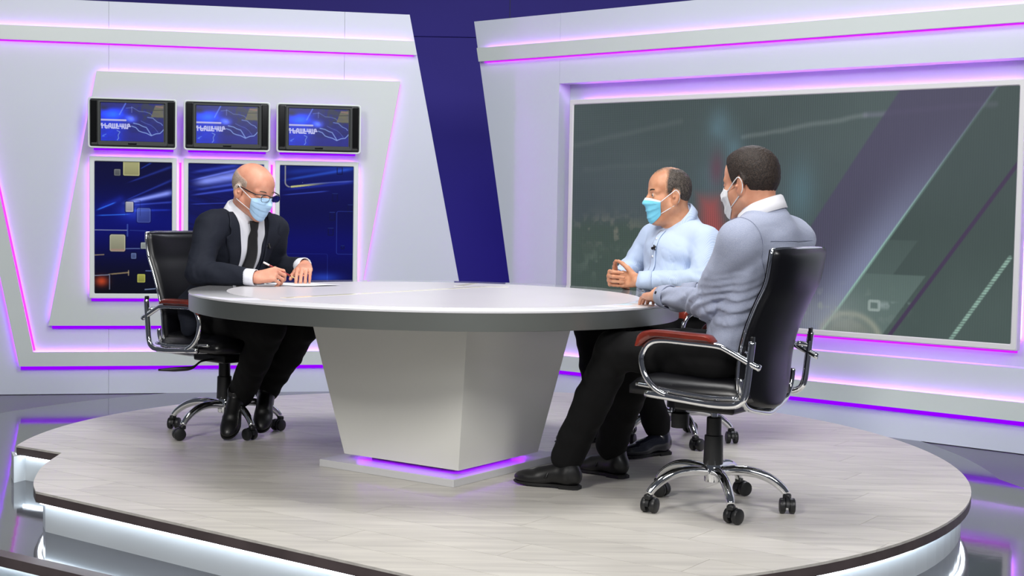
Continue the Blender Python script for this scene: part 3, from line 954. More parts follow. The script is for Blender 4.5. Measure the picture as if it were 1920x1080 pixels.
# ================================================================== TABLE
TC = (-0.341, 5.985)
TAX = rad(145.0)
TA, TB, TZ = 1.075, 0.982, 0.73
GLASS_TOP = mat('table_gloss_white', rgb(222, 222, 226), 0.04, spec=0.8, coat=0.5)
TOP_INLAY = mat('table_satin_grey', rgb(206, 203, 207), 0.30, spec=0.35, noise=(3, 0.02))
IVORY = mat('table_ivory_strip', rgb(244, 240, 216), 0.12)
RIM = mat('table_brushed_rim', rgb(154, 158, 152), 0.34, 0.85, noise=(1.5, 0.06))
BASE_WHITE = mat('table_base_laminate', rgb(226, 226, 221), 0.17, spec=0.4, noise=(1.5, 0.015))
table = empty('studio_table', (TC[0], TC[1], 0), TAX)
tag(table, 'large oval presenter table with satin metal rim and flared white base', 'table')
def oval(a, b, n=96):
    return [(a * math.cos(2 * PI * k / n), b * math.sin(2 * PI * k / n)) for k in range(n)]
def oval_slab(name, rings, material, parent, bevel=0.0):
    """rings: (a, b, z) from bottom to top"""
    n = 112
    vs, fs = [], []
    for a, b, z in rings:
        vs += [(x, y, z) for x, y in oval(a, b, n)]
    for i in range(len(rings) - 1):
        for k in range(n):
            fs.append((i * n + k, i * n + (k + 1) % n, (i + 1) * n + (k + 1) % n, (i + 1) * n + k))
    fs.append(tuple(reversed(range(n))))
    fs.append(tuple(range((len(rings) - 1) * n, len(rings) * n)))
    o = pymesh(name, vs, fs, material, parent)
    return sharp(o, 40)
oval_slab('rim_band', [(TA - 0.004, TB - 0.004, 0.655), (TA - 0.002, TB - 0.002, 0.656), (TA - 0.002, TB - 0.002, 0.7205)], RIM, table)
oval_slab('glass_top', [(TA - 0.003, TB - 0.003, 0.7205), (TA, TB, 0.722), (TA, TB, 0.7285), (TA - 0.002, TB - 0.002, 0.73)], GLASS_TOP, table)
oval_slab('top_inlay', [(TA * 0.845, TB * 0.845, 0.7285), (TA * 0.845, TB * 0.845, 0.7306)], TOP_INLAY, table)
def table_local(x, y):
    dx, dy = x - TC[0], y - TC[1]
    c, s = math.cos(-TAX), math.sin(-TAX)
    return (c * dx - s * dy, s * dx + c * dy)
def strip(p, q, w):  # narrow pale strip lying flat on the table top
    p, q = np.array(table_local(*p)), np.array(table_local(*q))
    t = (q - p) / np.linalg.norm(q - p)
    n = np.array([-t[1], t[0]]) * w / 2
    return poly_slab('pale_strip', [tuple(p - n), tuple(q - n), tuple(q + n), tuple(p + n)], 0.7300, 0.7315, IVORY, table)
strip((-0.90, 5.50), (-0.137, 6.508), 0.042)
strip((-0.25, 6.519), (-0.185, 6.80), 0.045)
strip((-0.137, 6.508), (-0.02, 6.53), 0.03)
# flared base: bottom and top rings are squares turned with the table
def square_ring(c, h1, h2, z):
    d1, d2 = np.array([1.0, 0]), np.array([0, 1.0])
    return [tuple(np.array(c) + sx * h1 * d1 + sy * h2 * d2) + (z,) for sx, sy in ((-1, -1), (1, -1), (1, 1), (-1, 1))]
bc = table_local(-0.287, 5.905)
rb = square_ring(bc, 0.303, 0.283, 0.053)
rt = square_ring(bc, 0.303 * 1.365, 0.283 * 1.365, 0.655)
for i, nm in enumerate(range(4)):
    j = (i + 1) % 4
    a, b, c, d = [np.array(v) for v in (rb[i], rb[j], rt[j], rt[i])]
    n = np.cross(b - a, d - a); n = n / np.linalg.norm(n)
    cen = np.array([bc[0], bc[1], 0.36])
    if (a - cen) @ n < 0:
        n = -n
    e1 = (b - a) / np.linalg.norm(b - a) * 0.0007
    q = [a + e1, b - e1, c - e1, d + e1]
    pymesh('side_panel', [tuple(v) for v in q] + [tuple(v - n * 0.018) for v in q],
           [(0, 1, 2, 3), (7, 6, 5, 4), (0, 4, 5, 1), (1, 5, 6, 2), (2, 6, 7, 3), (3, 7, 4, 0)], BASE_WHITE, table, fix=True)
PLINTH = mat('plinth_white', rgb(206, 206, 208), 0.30)
DARK = mat('shadow_gap_black', rgb(16, 14, 22), 0.5)
pc = table_local(-0.285, 5.945)
box('plinth', (pc[0], pc[1], 0.0155), (0.712, 0.780, 0.031), PLINTH, table, 0.002)
pymesh('base_underside', [tuple(v) for v in square_ring(bc, 0.297, 0.277, 0.055)] + [tuple(v) for v in square_ring(bc, 0.297, 0.277, 0.061)],
       [(0, 1, 2, 3), (7, 6, 5, 4), (0, 4, 5, 1), (1, 5, 6, 2), (2, 6, 7, 3), (3, 7, 4, 0)], DARK, table, fix=True)
box('neck', (bc[0], bc[1], 0.043), (0.44, 0.40, 0.023), DARK, table)
for (cx, cy, sx, sy) in ((0, 0.246, 0.52, 0.009), (0, -0.246, 0.52, 0.009), (0.266, 0, 0.009, 0.48), (-0.266, 0, 0.009, 0.48)):
    box('led_strip', (bc[0] + cx, bc[1] + cy, 0.0525), (sx, sy, 0.004), LED_PLINTH, table)

# ---- sheet of paper under the writing hand
bm = bmesh.new()
nx_, ny_ = 10, 8
for sheet, (dx, dy, dr, dz) in enumerate(((0, 0, 0, 0.0), (0.012, 0.01, 0.06, 0.0012))):
    vs = {}
    for i in range(nx_ + 1):
        for j in range(ny_ + 1):
            a, b = (i / nx_ - .5) * 0.297, (j / ny_ - .5) * 0.21
            c, s = math.cos(dr), math.sin(dr)
            vs[i, j] = bm.verts.new((c * a - s * b + dx, s * a + c * b + dy, dz + 0.004 * max(0, i / nx_ - .6) ** 2 * 4 + 0.0005 * math.sin(i * .9 + j)))
    for i in range(nx_):
        for j in range(ny_):
            bm.faces.new((vs[i, j], vs[i + 1, j], vs[i + 1, j + 1], vs[i, j + 1]))
PAPER = mat('white_paper', rgb(236, 238, 244), 0.7)
paper = from_bm('paper_sheet', bm, PAPER, None, True)
paper.location, paper.rotation_euler = (-0.98, 6.44, 0.7318), (0, 0, rad(-52))
sm = paper.modifiers.new('thickness', 'SOLIDIFY'); sm.thickness = 0.0006
tag(paper, 'white paper sheets on the table under the writing hand', 'paper')

# ================================================================== OFFICE CHAIRS
def make_chair(base_turn):
    """local frame: +x forward, +y to the sitter's left, origin on the floor below the column"""
    e = empty('office_chair')
    lathe('hub', [(0.026, 0.098), (0.032, 0.102), (0.034, 0.15), (0.030, 0.166), (0.020, 0.168)], CHROME, e, 20)
    arm_pts = np.array([(0.02, 0.138), (0.085, 0.146), (0.15, 0.142), (0.205, 0.124), (0.248, 0.095), (0.270, 0.070)])
    prof = catmull([(r, 0, z) for r, z in arm_pts], 5)
    for k in range(5):
        a = base_turn + k * 2 * PI / 5
        R = Matrix.Rotation(a, 3, 'Z')
        path = np.array([tuple(R @ Vector(p)) for p in prof])
        vs, fs = tube_arrays(path, [0.019, 0.019, 0.018, 0.016, 0.014], 10)
        leg = pymesh('leg', vs, fs, CHROME, e, True, fix=True)
        # twin-wheel castor
        cen = R @ Vector((0.272, 0, 0))
        sw = Matrix.Rotation(a + (0.6, -0.9, 1.7, 2.6, 0.2)[k], 3, 'Z')
        bm = bmesh.new()
        off = sw @ Vector((-0.016, 0, 0))
        for s in (-1, 1):
            prof_w = [(0.021, -0.0115), (0.0270, -0.0090), (0.0285, -0.004), (0.0285, 0.004), (0.0270, 0.0090), (0.021, 0.0115)]
            rings = []
            for (wr_, wz) in prof_w:
                rings.append([bm.verts.new(cen + off + sw @ Vector((wr_ * math.cos(t), wz + s * 0.0175, wr_ * math.sin(t))) + Vector((0, 0, 0.0288)))
                              for t in np.linspace(0, 2 * PI, 18, endpoint=False)])
            for i in range(len(rings) - 1):
                for t in range(18):
                    bm.faces.new((rings[i][t], rings[i][(t + 1) % 18], rings[i + 1][(t + 1) % 18], rings[i + 1][t]))
            bm.faces.new(rings[0]); bm.faces.new(rings[-1])
        # hood over the wheels and stem
        hood = [[], []]
        for side in (0, 1):
            for t in np.linspace(rad(-5), rad(185), 12):
                hood[side].append(bm.verts.new(cen + off + sw @ Vector((0.0305 * math.cos(t), (-0.0062, 0.0062)[side], 0.0305 * math.sin(t))) + Vector((0, 0, 0.0288))))
        for t in range(11):
            bm.faces.new((hood[0][t], hood[0][t + 1], hood[1][t + 1], hood[1][t]))
        bm.faces.new(hood[0]); bm.faces.new(list(reversed(hood[1])))
        add_box(bm, cen + Vector((0, 0, 0.060)), (0.026, 0.026, 0.020), None, 0.004, 1)
        c_o = from_bm('castor', bm, BLACK_PLASTIC, leg)
        sharp(c_o, 40)
    lathe('column_sleeve', [(0.036, 0.166), (0.037, 0.17), (0.034, 0.272), (0.028, 0.275), (0.0275, 0.338), (0.024, 0.341)], BLACK_PLASTIC, e, 24)
    lathe('piston', [(0.013, 0.33), (0.013, 0.372)], CHROME, e, 14)
    box('mechanism', (0.0, 0, 0.388), (0.24, 0.19, 0.040), BLACK_PLASTIC, e, 0.008)
    lathe('tension_knob', [(0.010, 0.29), (0.034, 0.292), (0.034, 0.345), (0.022, 0.352), (0.020, 0.372)], BLACK_PLASTIC, e, 18, (0.13, 0.02, 0))
    tube('lever', [(0.04, -0.09, 0.385), (0.035, -0.16, 0.378), (0.03, -0.205, 0.352), (0.0, -0.262, 0.346), (-0.06, -0.33, 0.342)],
         [0.005, 0.005, 0.005, 0.011, 0.011, 0.005], BLACK_PLASTIC, e, 8)
    # seat: rounded cushion
    N = 18
    vs, fs = [], []
    for layer in (0, 1):
        for i in range(N + 1):
            for j in range(N + 1):
                u, v = i / N * 2 - 1, j / N * 2 - 1
                # squircle mapping for rounded corners
                x = u * math.sqrt(max(0, 1 - 0.16 * v * v))
                y = v * math.sqrt(max(0, 1 - 0.16 * u * u))
                edge = max(abs(u), abs(v))
                puff = (1 - edge ** 5)
                z = (0.432 - 0.004 * puff) if layer == 0 else (0.462 + 0.052 * puff ** 0.7 - 0.012 * math.exp(-((u + .1) / .5) ** 2 - (v / .5) ** 2) - 0.016 * max(0, u - .55) / .45 * puff)
                vs.append((0.015 + 0.245 * x, 0.238 * y, z))
    M2 = (N + 1) ** 2
    idx = lambda l, i, j: l * M2 + i * (N + 1) + j
    for i in range(N):
        for j in range(N):
            fs.append((idx(1, i, j), idx(1, i + 1, j), idx(1, i + 1, j + 1), idx(1, i, j + 1)))
            fs.append((idx(0, i, j + 1), idx(0, i + 1, j + 1), idx(0, i + 1, j), idx(0, i, j)))
    for i in range(N):
        for (p, q) in (((i, 0), (i + 1, 0)), ((i + 1, N), (i, N)), ((0, i + 1), (0, i)), ((N, i), (N, i + 1))):
            fs.append((idx(0, *p), idx(0, *q), idx(1, *q), idx(1, *p)))
    pymesh('seat', vs, fs, LEATHER, e, True, fix=True)
    # backrest: S-shaped shell, rounded lower end
    cl = catmull([(-0.222, 0, 0.392), (-0.218, 0, 0.43), (-0.220, 0, 0.50), (-0.228, 0, 0.60), (-0.250, 0, 0.69), (-0.286, 0, 0.78), (-0.320, 0, 0.85), (-0.334, 0, 0.91), (-0.342, 0, 0.972)], 4)
    nv, nw = len(cl), 16
    def hw(t):      # half width along the height
        return 0.232 * (1 - 0.10 * (1 - t)) * min(1.0, math.sqrt(max(0.0, 1 - max(0, (0.27 - t) / 0.27) ** 2)) * 0.93 + 0.07) * (1 - 0.015 * max(0, (t - .93) / .07))
    vs, fs = [], []
    front, backi = [], []
    for layer in (0, 1):
        for i in range(nv):
            t = i / (nv - 1)
            tan = cl[min(i + 1, nv - 1)] - cl[max(i - 1, 0)]
            nrm_ = np.array([tan[2], 0, -tan[0]]); nrm_ /= np.linalg.norm(nrm_)
            for j in range(nw + 1):
                w = j / nw * 2 - 1
                bow = 0.030 * w * w
                edge = max(abs(w), max(0, (t - .86) / .14), max(0, (0.10 - t) / .10))
                th = 0.012 + 0.018 * (1 - edge ** 4)
                s = th if layer == 0 else -th
                p = cl[i] + np.array([bow, w * hw(t), 0]) + nrm_ * s
                vs.append(tuple(p))
    Mb = nv * (nw + 1)
    ib = lambda l, i, j: l * Mb + i * (nw + 1) + j
    for i in range(nv - 1):
        for j in range(nw):
            fs.append((ib(0, i, j), ib(0, i, j + 1), ib(0, i + 1, j + 1), ib(0, i + 1, j)))
            fs.append((ib(1, i, j + 1), ib(1, i, j), ib(1, i + 1, j), ib(1, i + 1, j + 1)))
        for j in (0, nw):
            fs.append((ib(0, i, j), ib(0, i + 1, j), ib(1, i + 1, j), ib(1, i, j)))
    for j in range(nw):
        for i in (0, nv - 1):
            fs.append((ib(0, i, j), ib(0, i, j + 1), ib(1, i, j + 1), ib(1, i, j)))
    bk = pymesh('backrest', vs, fs, LEATHER, e, True, fix=True)
    # chrome edging round the back
    loop = []
    for i in range(nv):
        t = i / (nv - 1)
        loop.append(cl[i] + np.array([0.030, hw(t) + 0.003, 0]))
    for w in np.linspace(1, -1, 9)[1:-1]:
        loop.append(cl[-1] + np.array([0.030 * w * w, w * hw(1), 0.004]))
    for i in range(nv - 1, -1, -1):
        t = i / (nv - 1)
        loop.append(cl[i] + np.array([0.030, -hw(t) - 0.003, 0]))
    for w in np.linspace(-1, 1, 5)[1:-1]:
        loop.append(cl[0] + np.array([0.030 * w * w, w * hw(0), -0.004]))
    vs, fs = tube_arrays(np.array(loop), 0.0062, 8, True, up=(1, 0, 0))
    pymesh('chrome_edging', vs, fs, CHROME, bk, True, fix=True)
    # lower cradle hugging the rounded bottom of the back
    cr = []
    ti = [i for i in range(nv) if i / (nv - 1) < 0.30]
    for i in reversed(ti):
        cr.append(tuple(cl[i] + np.array([0.012, hw(i / (nv - 1)) + 0.012, -0.004])))
    cr[-1] = (cl[0][0] + 0.006, 0.035, cl[0][2] - 0.010)
    cr.append((cl[0][0] + 0.004, 0.0, cl[0][2] - 0.014))
    cr.append((cl[0][0] + 0.006, -0.035, cl[0][2] - 0.010))
    for i in ti[1:]:
        cr.append(tuple(cl[i] + np.array([0.012, -hw(i / (nv - 1)) - 0.012, -0.004])))
    tube('back_cradle', cr, 0.0105, CHROME, e, 10, 3)
    for s in (1, -1):
        y = 0.262 * s
        fr = tube('side_frame', [(-0.262, y, 0.656), (-0.256, y, 0.60), (-0.248, y, 0.52), (-0.240, y, 0.468), (-0.222, y, 0.440), (-0.185, y, 0.428),
                                 (-0.10, y, 0.426), (0.05, y, 0.436), (0.148, y, 0.442)], 0.0125, CHROME, e, 12, 6)
        tube('arm_tube', [(-0.292, y, 0.566), (-0.235, y, 0.590), (-0.165, y, 0.622), (-0.128, y, 0.632), (-0.03, y, 0.636), (0.085, y, 0.638), (0.135, y, 0.625),
                          (0.163, y, 0.588), (0.166, y, 0.552), (0.150, y, 0.505), (0.112, y, 0.465), (0.065, y, 0.442)], 0.0120, CHROME, e, 12, 5)
        # wooden pad
        topc = catmull([(-0.118, 0, 0.648), (-0.098, 0, 0.668), (-0.02, 0, 0.672), (0.10, 0, 0.675), (0.152, 0, 0.668), (0.178, 0, 0.648), (0.186, 0, 0.615)], 4)
        botc = catmull([(-0.118, 0, 0.644), (-0.09, 0, 0.645), (-0.02, 0, 0.646), (0.09, 0, 0.649), (0.130, 0, 0.642), (0.156, 0, 0.626), (0.174, 0, 0.612)], 4)
        vs, fs = [], []
        prof_y = [-0.027, -0.022, 0.022, 0.027]
        for i in range(len(topc)):
            m_ = (topc[i] + botc[i]) / 2
            ring_ = [(topc[i], -0.018), (topc[i], 0.018), (m_ * 0.5 + topc[i] * 0.5, 0.027), (m_ * 0.5 + botc[i] * 0.5, 0.027),
                     (botc[i], 0.018), (botc[i], -0.018), (m_ * 0.5 + botc[i] * 0.5, -0.027), (m_ * 0.5 + topc[i] * 0.5, -0.027)]
            for p, yy in ring_:
                vs.append((p[0], y + yy, p[2]))
        for i in range(len(topc) - 1):
            for k in range(8):
                fs.append((i * 8 + k, i * 8 + (k + 1) % 8, (i + 1) * 8 + (k + 1) % 8, (i + 1) * 8 + k))
        fs.append(tuple(range(8))); fs.append(tuple(range((len(topc) - 1) * 8, len(topc) * 8)))
        pd_ = pymesh('armrest_pad', vs, fs, WOOD_RED, e, True, fix=True)
        sharp(pd_, 50)
        tube('seat_rail', [(-0.205, y * 0.93, 0.452), (-0.10, y * 0.93, 0.447), (0.05, y * 0.93, 0.456), (0.13, y * 0.93, 0.466), (0.20, y * 0.90, 0.470)], 0.008, CHROME, e, 8, 5)
        tube('back_bracket', [(-0.256, y, 0.605), (-0.240, y * 0.94, 0.612), (-0.226, y * 0.87, 0.615)], 0.009, CHROME, e, 8, 4)
        box('post_cap', (-0.262, y * 0.99, 0.648), (0.012, 0.020, 0.05), BLACK_PLASTIC, e, 0.003)
    for x, z in ((-0.12, 0.424), (0.10, 0.436)):
        tube('cross_bar', [(x, -0.262, z), (x, 0, z - 0.012), (x, 0.262, z)], 0.010, CHROME, e, 8, 4)
    return e

CHAIRS = {'A': ((-1.371, 6.65), -42, 63.4, 'black leather office chair under the bald man in the dark suit'),
          'B': ((0.785, 6.62), 211, 1.7, 'black office chair mostly hidden behind the man in the light blue shirt'),
          'C': ((0.757, 5.13), 146, 57.7, 'black leather office chair seen from behind with worn red wooden armrest')}
for k, (pos, yaw, turn, lab) in CHAIRS.items():
    ch = make_chair(rad(turn))
    if k == 'A':                     # this seat is let down a little
        for part in ch.children:
            if part.name.split('.')[0] not in ('hub', 'leg', 'column_sleeve'):
                part.location.z -= 0.020
    ch.location = (pos[0], pos[1], 0)
    ch.rotation_euler = (0, 0, rad(yaw))
    tag(ch, lab, 'office chair', 'office chairs around the table')

# ================================================================== PEOPLE
# Bodies and clothes are distance fields (tapered limbs blended at the joints) meshed into one continuous surface.
def V3(*a):
    return np.array(a, float)

def unit(v):
    v = np.asarray(v, float)
    return v / (np.linalg.norm(v) + 1e-12)

class Field:
    def __init__(self):
        self.p = []
    def _add(self, op, fn, lo, hi, k):
        self.p.append((op, fn, np.asarray(lo, float) - k - 0.02, np.asarray(hi, float) + k + 0.02, k))
        return self
    def cone(self, a, b, ra, rb, k=0.02, squash=None, op='add'):
        a, b = np.asarray(a, np.float32), np.asarray(b, np.float32)
        ba = b - a
        L2 = np.float32(ba @ ba + 1e-12)
        ra, rb = np.float32(ra), np.float32(rb)
        ax, fac = (None, 1.0) if squash is None else (unit(squash[0]).astype(np.float32), np.float32(squash[1]))
        def fn(P):
            q = P - a
            h = np.clip(q @ ba / L2, 0, 1)
            w = q - h[..., None] * ba
            if ax is not None:
                s = w @ ax
                w = w + ((1.0 / fac - 1.0) * s)[..., None] * ax
            return np.sqrt(np.einsum('...i,...i->...', w, w)) - (ra + (rb - ra) * h)
        m = max(ra, rb) * max(1.0, fac)
        return self._add(op, fn, np.minimum(a, b) - m, np.maximum(a, b) + m, k)
    def ell(self, c, r, R=None, k=0.02, op='add'):
        c, r = np.asarray(c, np.float32), np.asarray(r, np.float32)
        R = None if R is None else np.asarray(R, np.float32)
        def fn(P):
            q = P - c
            if R is not None:
                q = q @ R
            q = q / r
            k0 = np.sqrt(np.einsum('...i,...i->...', q, q))
            q = q / r
            k1 = np.sqrt(np.einsum('...i,...i->...', q, q))
            return k0 * (k0 - 1.0) / (k1 + 1e-9)
        m = r.max()
        return self._add(op, fn, c - m, c + m, k)
    def custom(self, fn, lo, hi, k=0.004, op='sub'):
        return self._add(op, fn, lo, hi, k)
    @staticmethod
    def comb(op, d, e, k):
        if op == 'add':
            h = np.clip(0.5 + 0.5 * (d - e) / k, 0, 1)
            return d * (1 - h) + e * h - k * h * (1 - h)
        if op == 'sub':
            e = -e
        h = np.clip(0.5 - 0.5 * (d - e) / k, 0, 1)
        return d * (1 - h) + e * h + k * h * (1 - h)
    def __call__(self, P):
        d = np.full(P.shape[:-1], 0.12)
        for op, fn, lo, hi, k in self.p:
            d = self.comb(op, d, fn(P), k)
        return d
    def bounds(self):
        lo = np.min([p[2] for p in self.p if p[0] == 'add'], 0)
        hi = np.max([p[3] for p in self.p if p[0] == 'add'], 0)
        return lo, hi
    def grid(self, ax):
        xs, ys, zs = [a.astype(np.float32) for a in ax]
        F = np.full((len(xs), len(ys), len(zs)), 0.12, np.float32)
        for op, fn, lo, hi, k in self.p:
            i0, i1 = np.searchsorted(xs, lo[0]), np.searchsorted(xs, hi[0])
            j0, j1 = np.searchsorted(ys, lo[1]), np.searchsorted(ys, hi[1])
            k0, k1 = np.searchsorted(zs, lo[2]), np.searchsorted(zs, hi[2])
            if i1 <= i0 or j1 <= j0 or k1 <= k0:
                continue
            P = np.stack(np.meshgrid(xs[i0:i1], ys[j0:j1], zs[k0:k1], indexing='ij'), -1)
            F[i0:i1, j0:j1, k0:k1] = self.comb(op, F[i0:i1, j0:j1, k0:k1], fn(P), k)
        return F

def axis_steps(lo, hi, coarse, fine=None, zones=()):
    out, x = [lo], lo
    while x < hi:
        st = coarse
        for z0, z1 in zones:
            if z0 - coarse <= x <= z1:
                st = fine
        x += st
        out.append(x)
    return np.array(out)

def surface_nets(F, ax):
    xs, ys, zs = ax
    ins = F < 0
    nx, ny, nz = F.shape
    cnt = np.zeros((nx - 1, ny - 1, nz - 1), np.uint8)
    for a in (0, 1):
        for b in (0, 1):
            for c in (0, 1):
                cnt += ins[a:nx - 1 + a, b:ny - 1 + b, c:nz - 1 + c]
    act = np.argwhere((cnt > 0) & (cnt < 8))
    I, J, K = act.T
    pos = np.zeros((len(act), 3))
    num = np.zeros(len(act))
    corner = [(a, b, c) for a in (0, 1) for b in (0, 1) for c in (0, 1)]
    val = {q: F[I + q[0], J + q[1], K + q[2]].astype(float) for q in corner}
    for q in corner:
        for d in range(3):
            if q[d] == 0:
                r = list(q); r[d] = 1; r = tuple(r)
                v0, v1 = val[q], val[r]
                m = (v0 < 0) != (v1 < 0)
                t = np.where(m, v0 / (v0 - v1 + 1e-12), 0)
                p = np.stack([xs[I + q[0]], ys[J + q[1]], zs[K + q[2]]], -1)
                e = np.stack([xs[I + r[0]], ys[J + r[1]], zs[K + r[2]]], -1)
                pos += np.where(m[:, None], p + t[:, None] * (e - p), 0)
                num += m
    pos /= num[:, None]
    cid = np.full(cnt.shape, -1, np.int32)
    cid[I, J, K] = np.arange(len(act))
    quads = []
    for d in range(3):
        o1, o2 = [(1, 2), (2, 0), (0, 1)][d]
        sl0 = [slice(1, -1)] * 3; sl1 = [slice(1, -1)] * 3
        sl0[d] = slice(0, -1); sl1[d] = slice(1, None)
        a, b = ins[tuple(sl0)], ins[tuple(sl1)]
        ed = np.argwhere(a != b)
        if len(ed) == 0:
            continue
        flip = a[tuple(ed.T)]
        base = ed.copy()
        for o in (o1, o2):
            base[:, o] += 1
        def cell(s1, s2):
            c = base.copy(); c[:, o1] += s1; c[:, o2] += s2
            return cid[c[:, 0], c[:, 1], c[:, 2]]
        q = np.stack([cell(-1, -1), cell(0, -1), cell(0, 0), cell(-1, 0)], -1)
        q[~flip] = q[~flip][:, ::-1]
        quads.append(q)
    quads = np.concatenate(quads)
    return pos, quads[(quads >= 0).all(1)]

def relax(pos, quads, it=1, w=0.5):
    n = len(pos)
    for _ in range(it):
        s = np.zeros_like(pos); c = np.zeros(n)
        for a, b in ((0, 1), (1, 2), (2, 3), (3, 0)):
            for d in range(3):
                s[:, d] += np.bincount(quads[:, a], pos[quads[:, b], d], n) + np.bincount(quads[:, b], pos[quads[:, a], d], n)
            c += np.bincount(quads[:, a], minlength=n) + np.bincount(quads[:, b], minlength=n)
        pos = pos * (1 - w) + w * s / np.maximum(c, 1)[:, None]
    return pos

def field_object(name, field, material, parent, coarse=0.008, fine=None, zones=((), (), ()), smooth_it=1, disp=None, keep=None):
    lo, hi = field.bounds()
    ax = [axis_steps(lo[d], hi[d], coarse, fine, zones[d]) for d in range(3)]
    F = field.grid(ax)
    if disp is not None:
        near = np.argwhere(np.abs(F) < 0.03)
        P = np.stack([ax[0][near[:, 0]], ax[1][near[:, 1]], ax[2][near[:, 2]]], -1)
        F[tuple(near.T)] -= disp(P).astype(np.float32)
    pos, quads = surface_nets(F, ax)
    pos = relax(pos, quads, smooth_it, 0.5)
    if keep is not None:
        m = keep(pos)
        quads = quads[m[quads].any(1)]
        used = np.unique(quads)
        mp = np.full(len(pos), -1); mp[used] = np.arange(len(used))
        pos, quads = pos[used], mp[quads]
    return link(name, np_mesh(name, pos, quads), material, parent)

def wn(P, f, seed=0):
    """smooth pseudo noise -1..1 from crossed sines"""
    rs = np.random.RandomState(seed)
    s = 0
    for k in range(5):
        d = unit(rs.normal(size=3)) * f * (0.7 + 0.6 * rs.rand())
        s = s + np.sin(P @ d * 2 * PI + rs.rand() * 6.28 + 1.3 * np.sin(P @ d[[1, 2, 0]] * 2.1 + rs.rand() * 6))
    return s / 3.2

def crease(P, f, seed=0, w=0.16):
    """narrow folds: grooves along the zero lines of the noise"""
    return -np.exp(-(wn(P, f, seed) / w) ** 2)

def march(field, O, D, tmax=0.4, n=60):
    """first hit along rays (vectorised sphere tracing); returns points"""
    t = np.zeros(len(O))
    for _ in range(n):
        d = field(O + D * t[:, None])
        t = np.minimum(t + np.clip(d * 0.8, -0.01, 0.05), tmax)
    return O + D * t[:, None]

def grad(field, P, e=0.003):
    g = np.stack([field(P + V3(e, 0, 0)) - field(P - V3(e, 0, 0)), field(P + V3(0, e, 0)) - field(P - V3(0, e, 0)),
                  field(P + V3(0, 0, e)) - field(P - V3(0, 0, e))], -1)
    return g / (np.linalg.norm(g, axis=-1, keepdims=True) + 1e-9)

# ---------------------------------------------------------------- head
class Head:
    """origin between the ears; x forward, y to the left, z up (all scaled)"""
    def __init__(self, origin, yaw, pitch, roll=0.0, s=1.0):
        self.o = np.asarray(origin, float)
        M = Matrix.Rotation(rad(yaw), 3, 'Z') @ Matrix.Rotation(rad(pitch), 3, 'Y') @ Matrix.Rotation(rad(roll), 3, 'X')
        self.R = np.array(M)          # columns: forward, left, up
        self.s = np.ones(3) * np.asarray(s, float)
        self.m = float(self.s.mean())
    def w(self, *p):
        return self.o + self.R @ (np.array(p, float) * self.s)
    def to_local(self, P):
        return (P - self.o) @ self.R / self.s
    def build(self, F, full=1.0, jowl=0.0):
        s, m, R, w = self.s, self.m, self.R, self.w
        E = lambda c, r, k=0.02, op='add', Rr=None: F.ell(w(*c), np.array(r) * s, R if Rr is None else R @ Rr, k * m, op)
        C = lambda a, b, ra, rb, k=0.02, op='add': F.cone(w(*a), w(*b), ra * m, rb * m, k * m, None, op)
        E((-0.010, 0, 0.045), (0.100, 0.077, 0.084))
        E((-0.040, 0, 0.028), (0.070, 0.070, 0.074))
        E((0.036, 0, 0.046), (0.058, 0.062, 0.060))
        E((0.044, 0, -0.022), (0.051, 0.060 * full, 0.066))
        for y in (1, -1):
            C((-0.004, 0.050 * y * full, -0.046), (0.066, 0.014 * y, -0.098), 0.024 + jowl * 0.4, 0.020, 0.03)
            E((0.052, 0.036 * y * full, -0.026), (0.033, 0.027 + jowl, 0.032))
        E((0.073, 0, -0.099), (0.021, 0.023, 0.018), 0.015)
        if jowl:
            E((0.03, 0, -0.10), (0.05, 0.05, 0.03), 0.03)
        for y in (1, -1):
            C((0.084, 0.010 * y, 0.026), (0.070, 0.050 * y, 0.022), 0.011, 0.009, 0.016)
        for y in (1, -1):
            E((0.100, 0.033 * y, 0.006), (0.017, 0.019, 0.011), 0.012, 'sub')
            E((0.078, 0.033 * y, 0.006), (0.0135, 0.0145, 0.0125), 0.004)
        C((0.090, 0, 0.016), (0.114, 0, -0.026), 0.0085, 0.0125, 0.010)
        for y in (1, -1):
            E((0.104, 0.012 * y, -0.032), (0.012, 0.008, 0.008), 0.007)
        E((0.091, 0, -0.060), (0.012, 0.024, 0.007), 0.008)
        E((0.090, 0, -0.072), (0.012, 0.021, 0.007), 0.008)
        for y in (1, -1):
            Rr = np.array(Matrix.Rotation(rad(-12), 3, 'Y') @ Matrix.Rotation(rad(-22 * y), 3, 'Z'))
            E((-0.014, 0.083 * y, -0.004), (0.020, 0.0085, 0.033), 0.008, 'add', Rr)
            E((-0.012, 0.080 * y, -0.028), (0.011, 0.0075, 0.012), 0.008, 'add', Rr)
            E((-0.008, 0.0915 * y, 0.000), (0.0115, 0.0070, 0.020), 0.004, 'sub', Rr)
            E((-0.003, 0.087 * y, -0.005), (0.006, 0.007, 0.007), 0.004, 'add', Rr)
        return F

def head_field(h, **kw):
    F = Field()
    h.build(F, **kw)
    return F

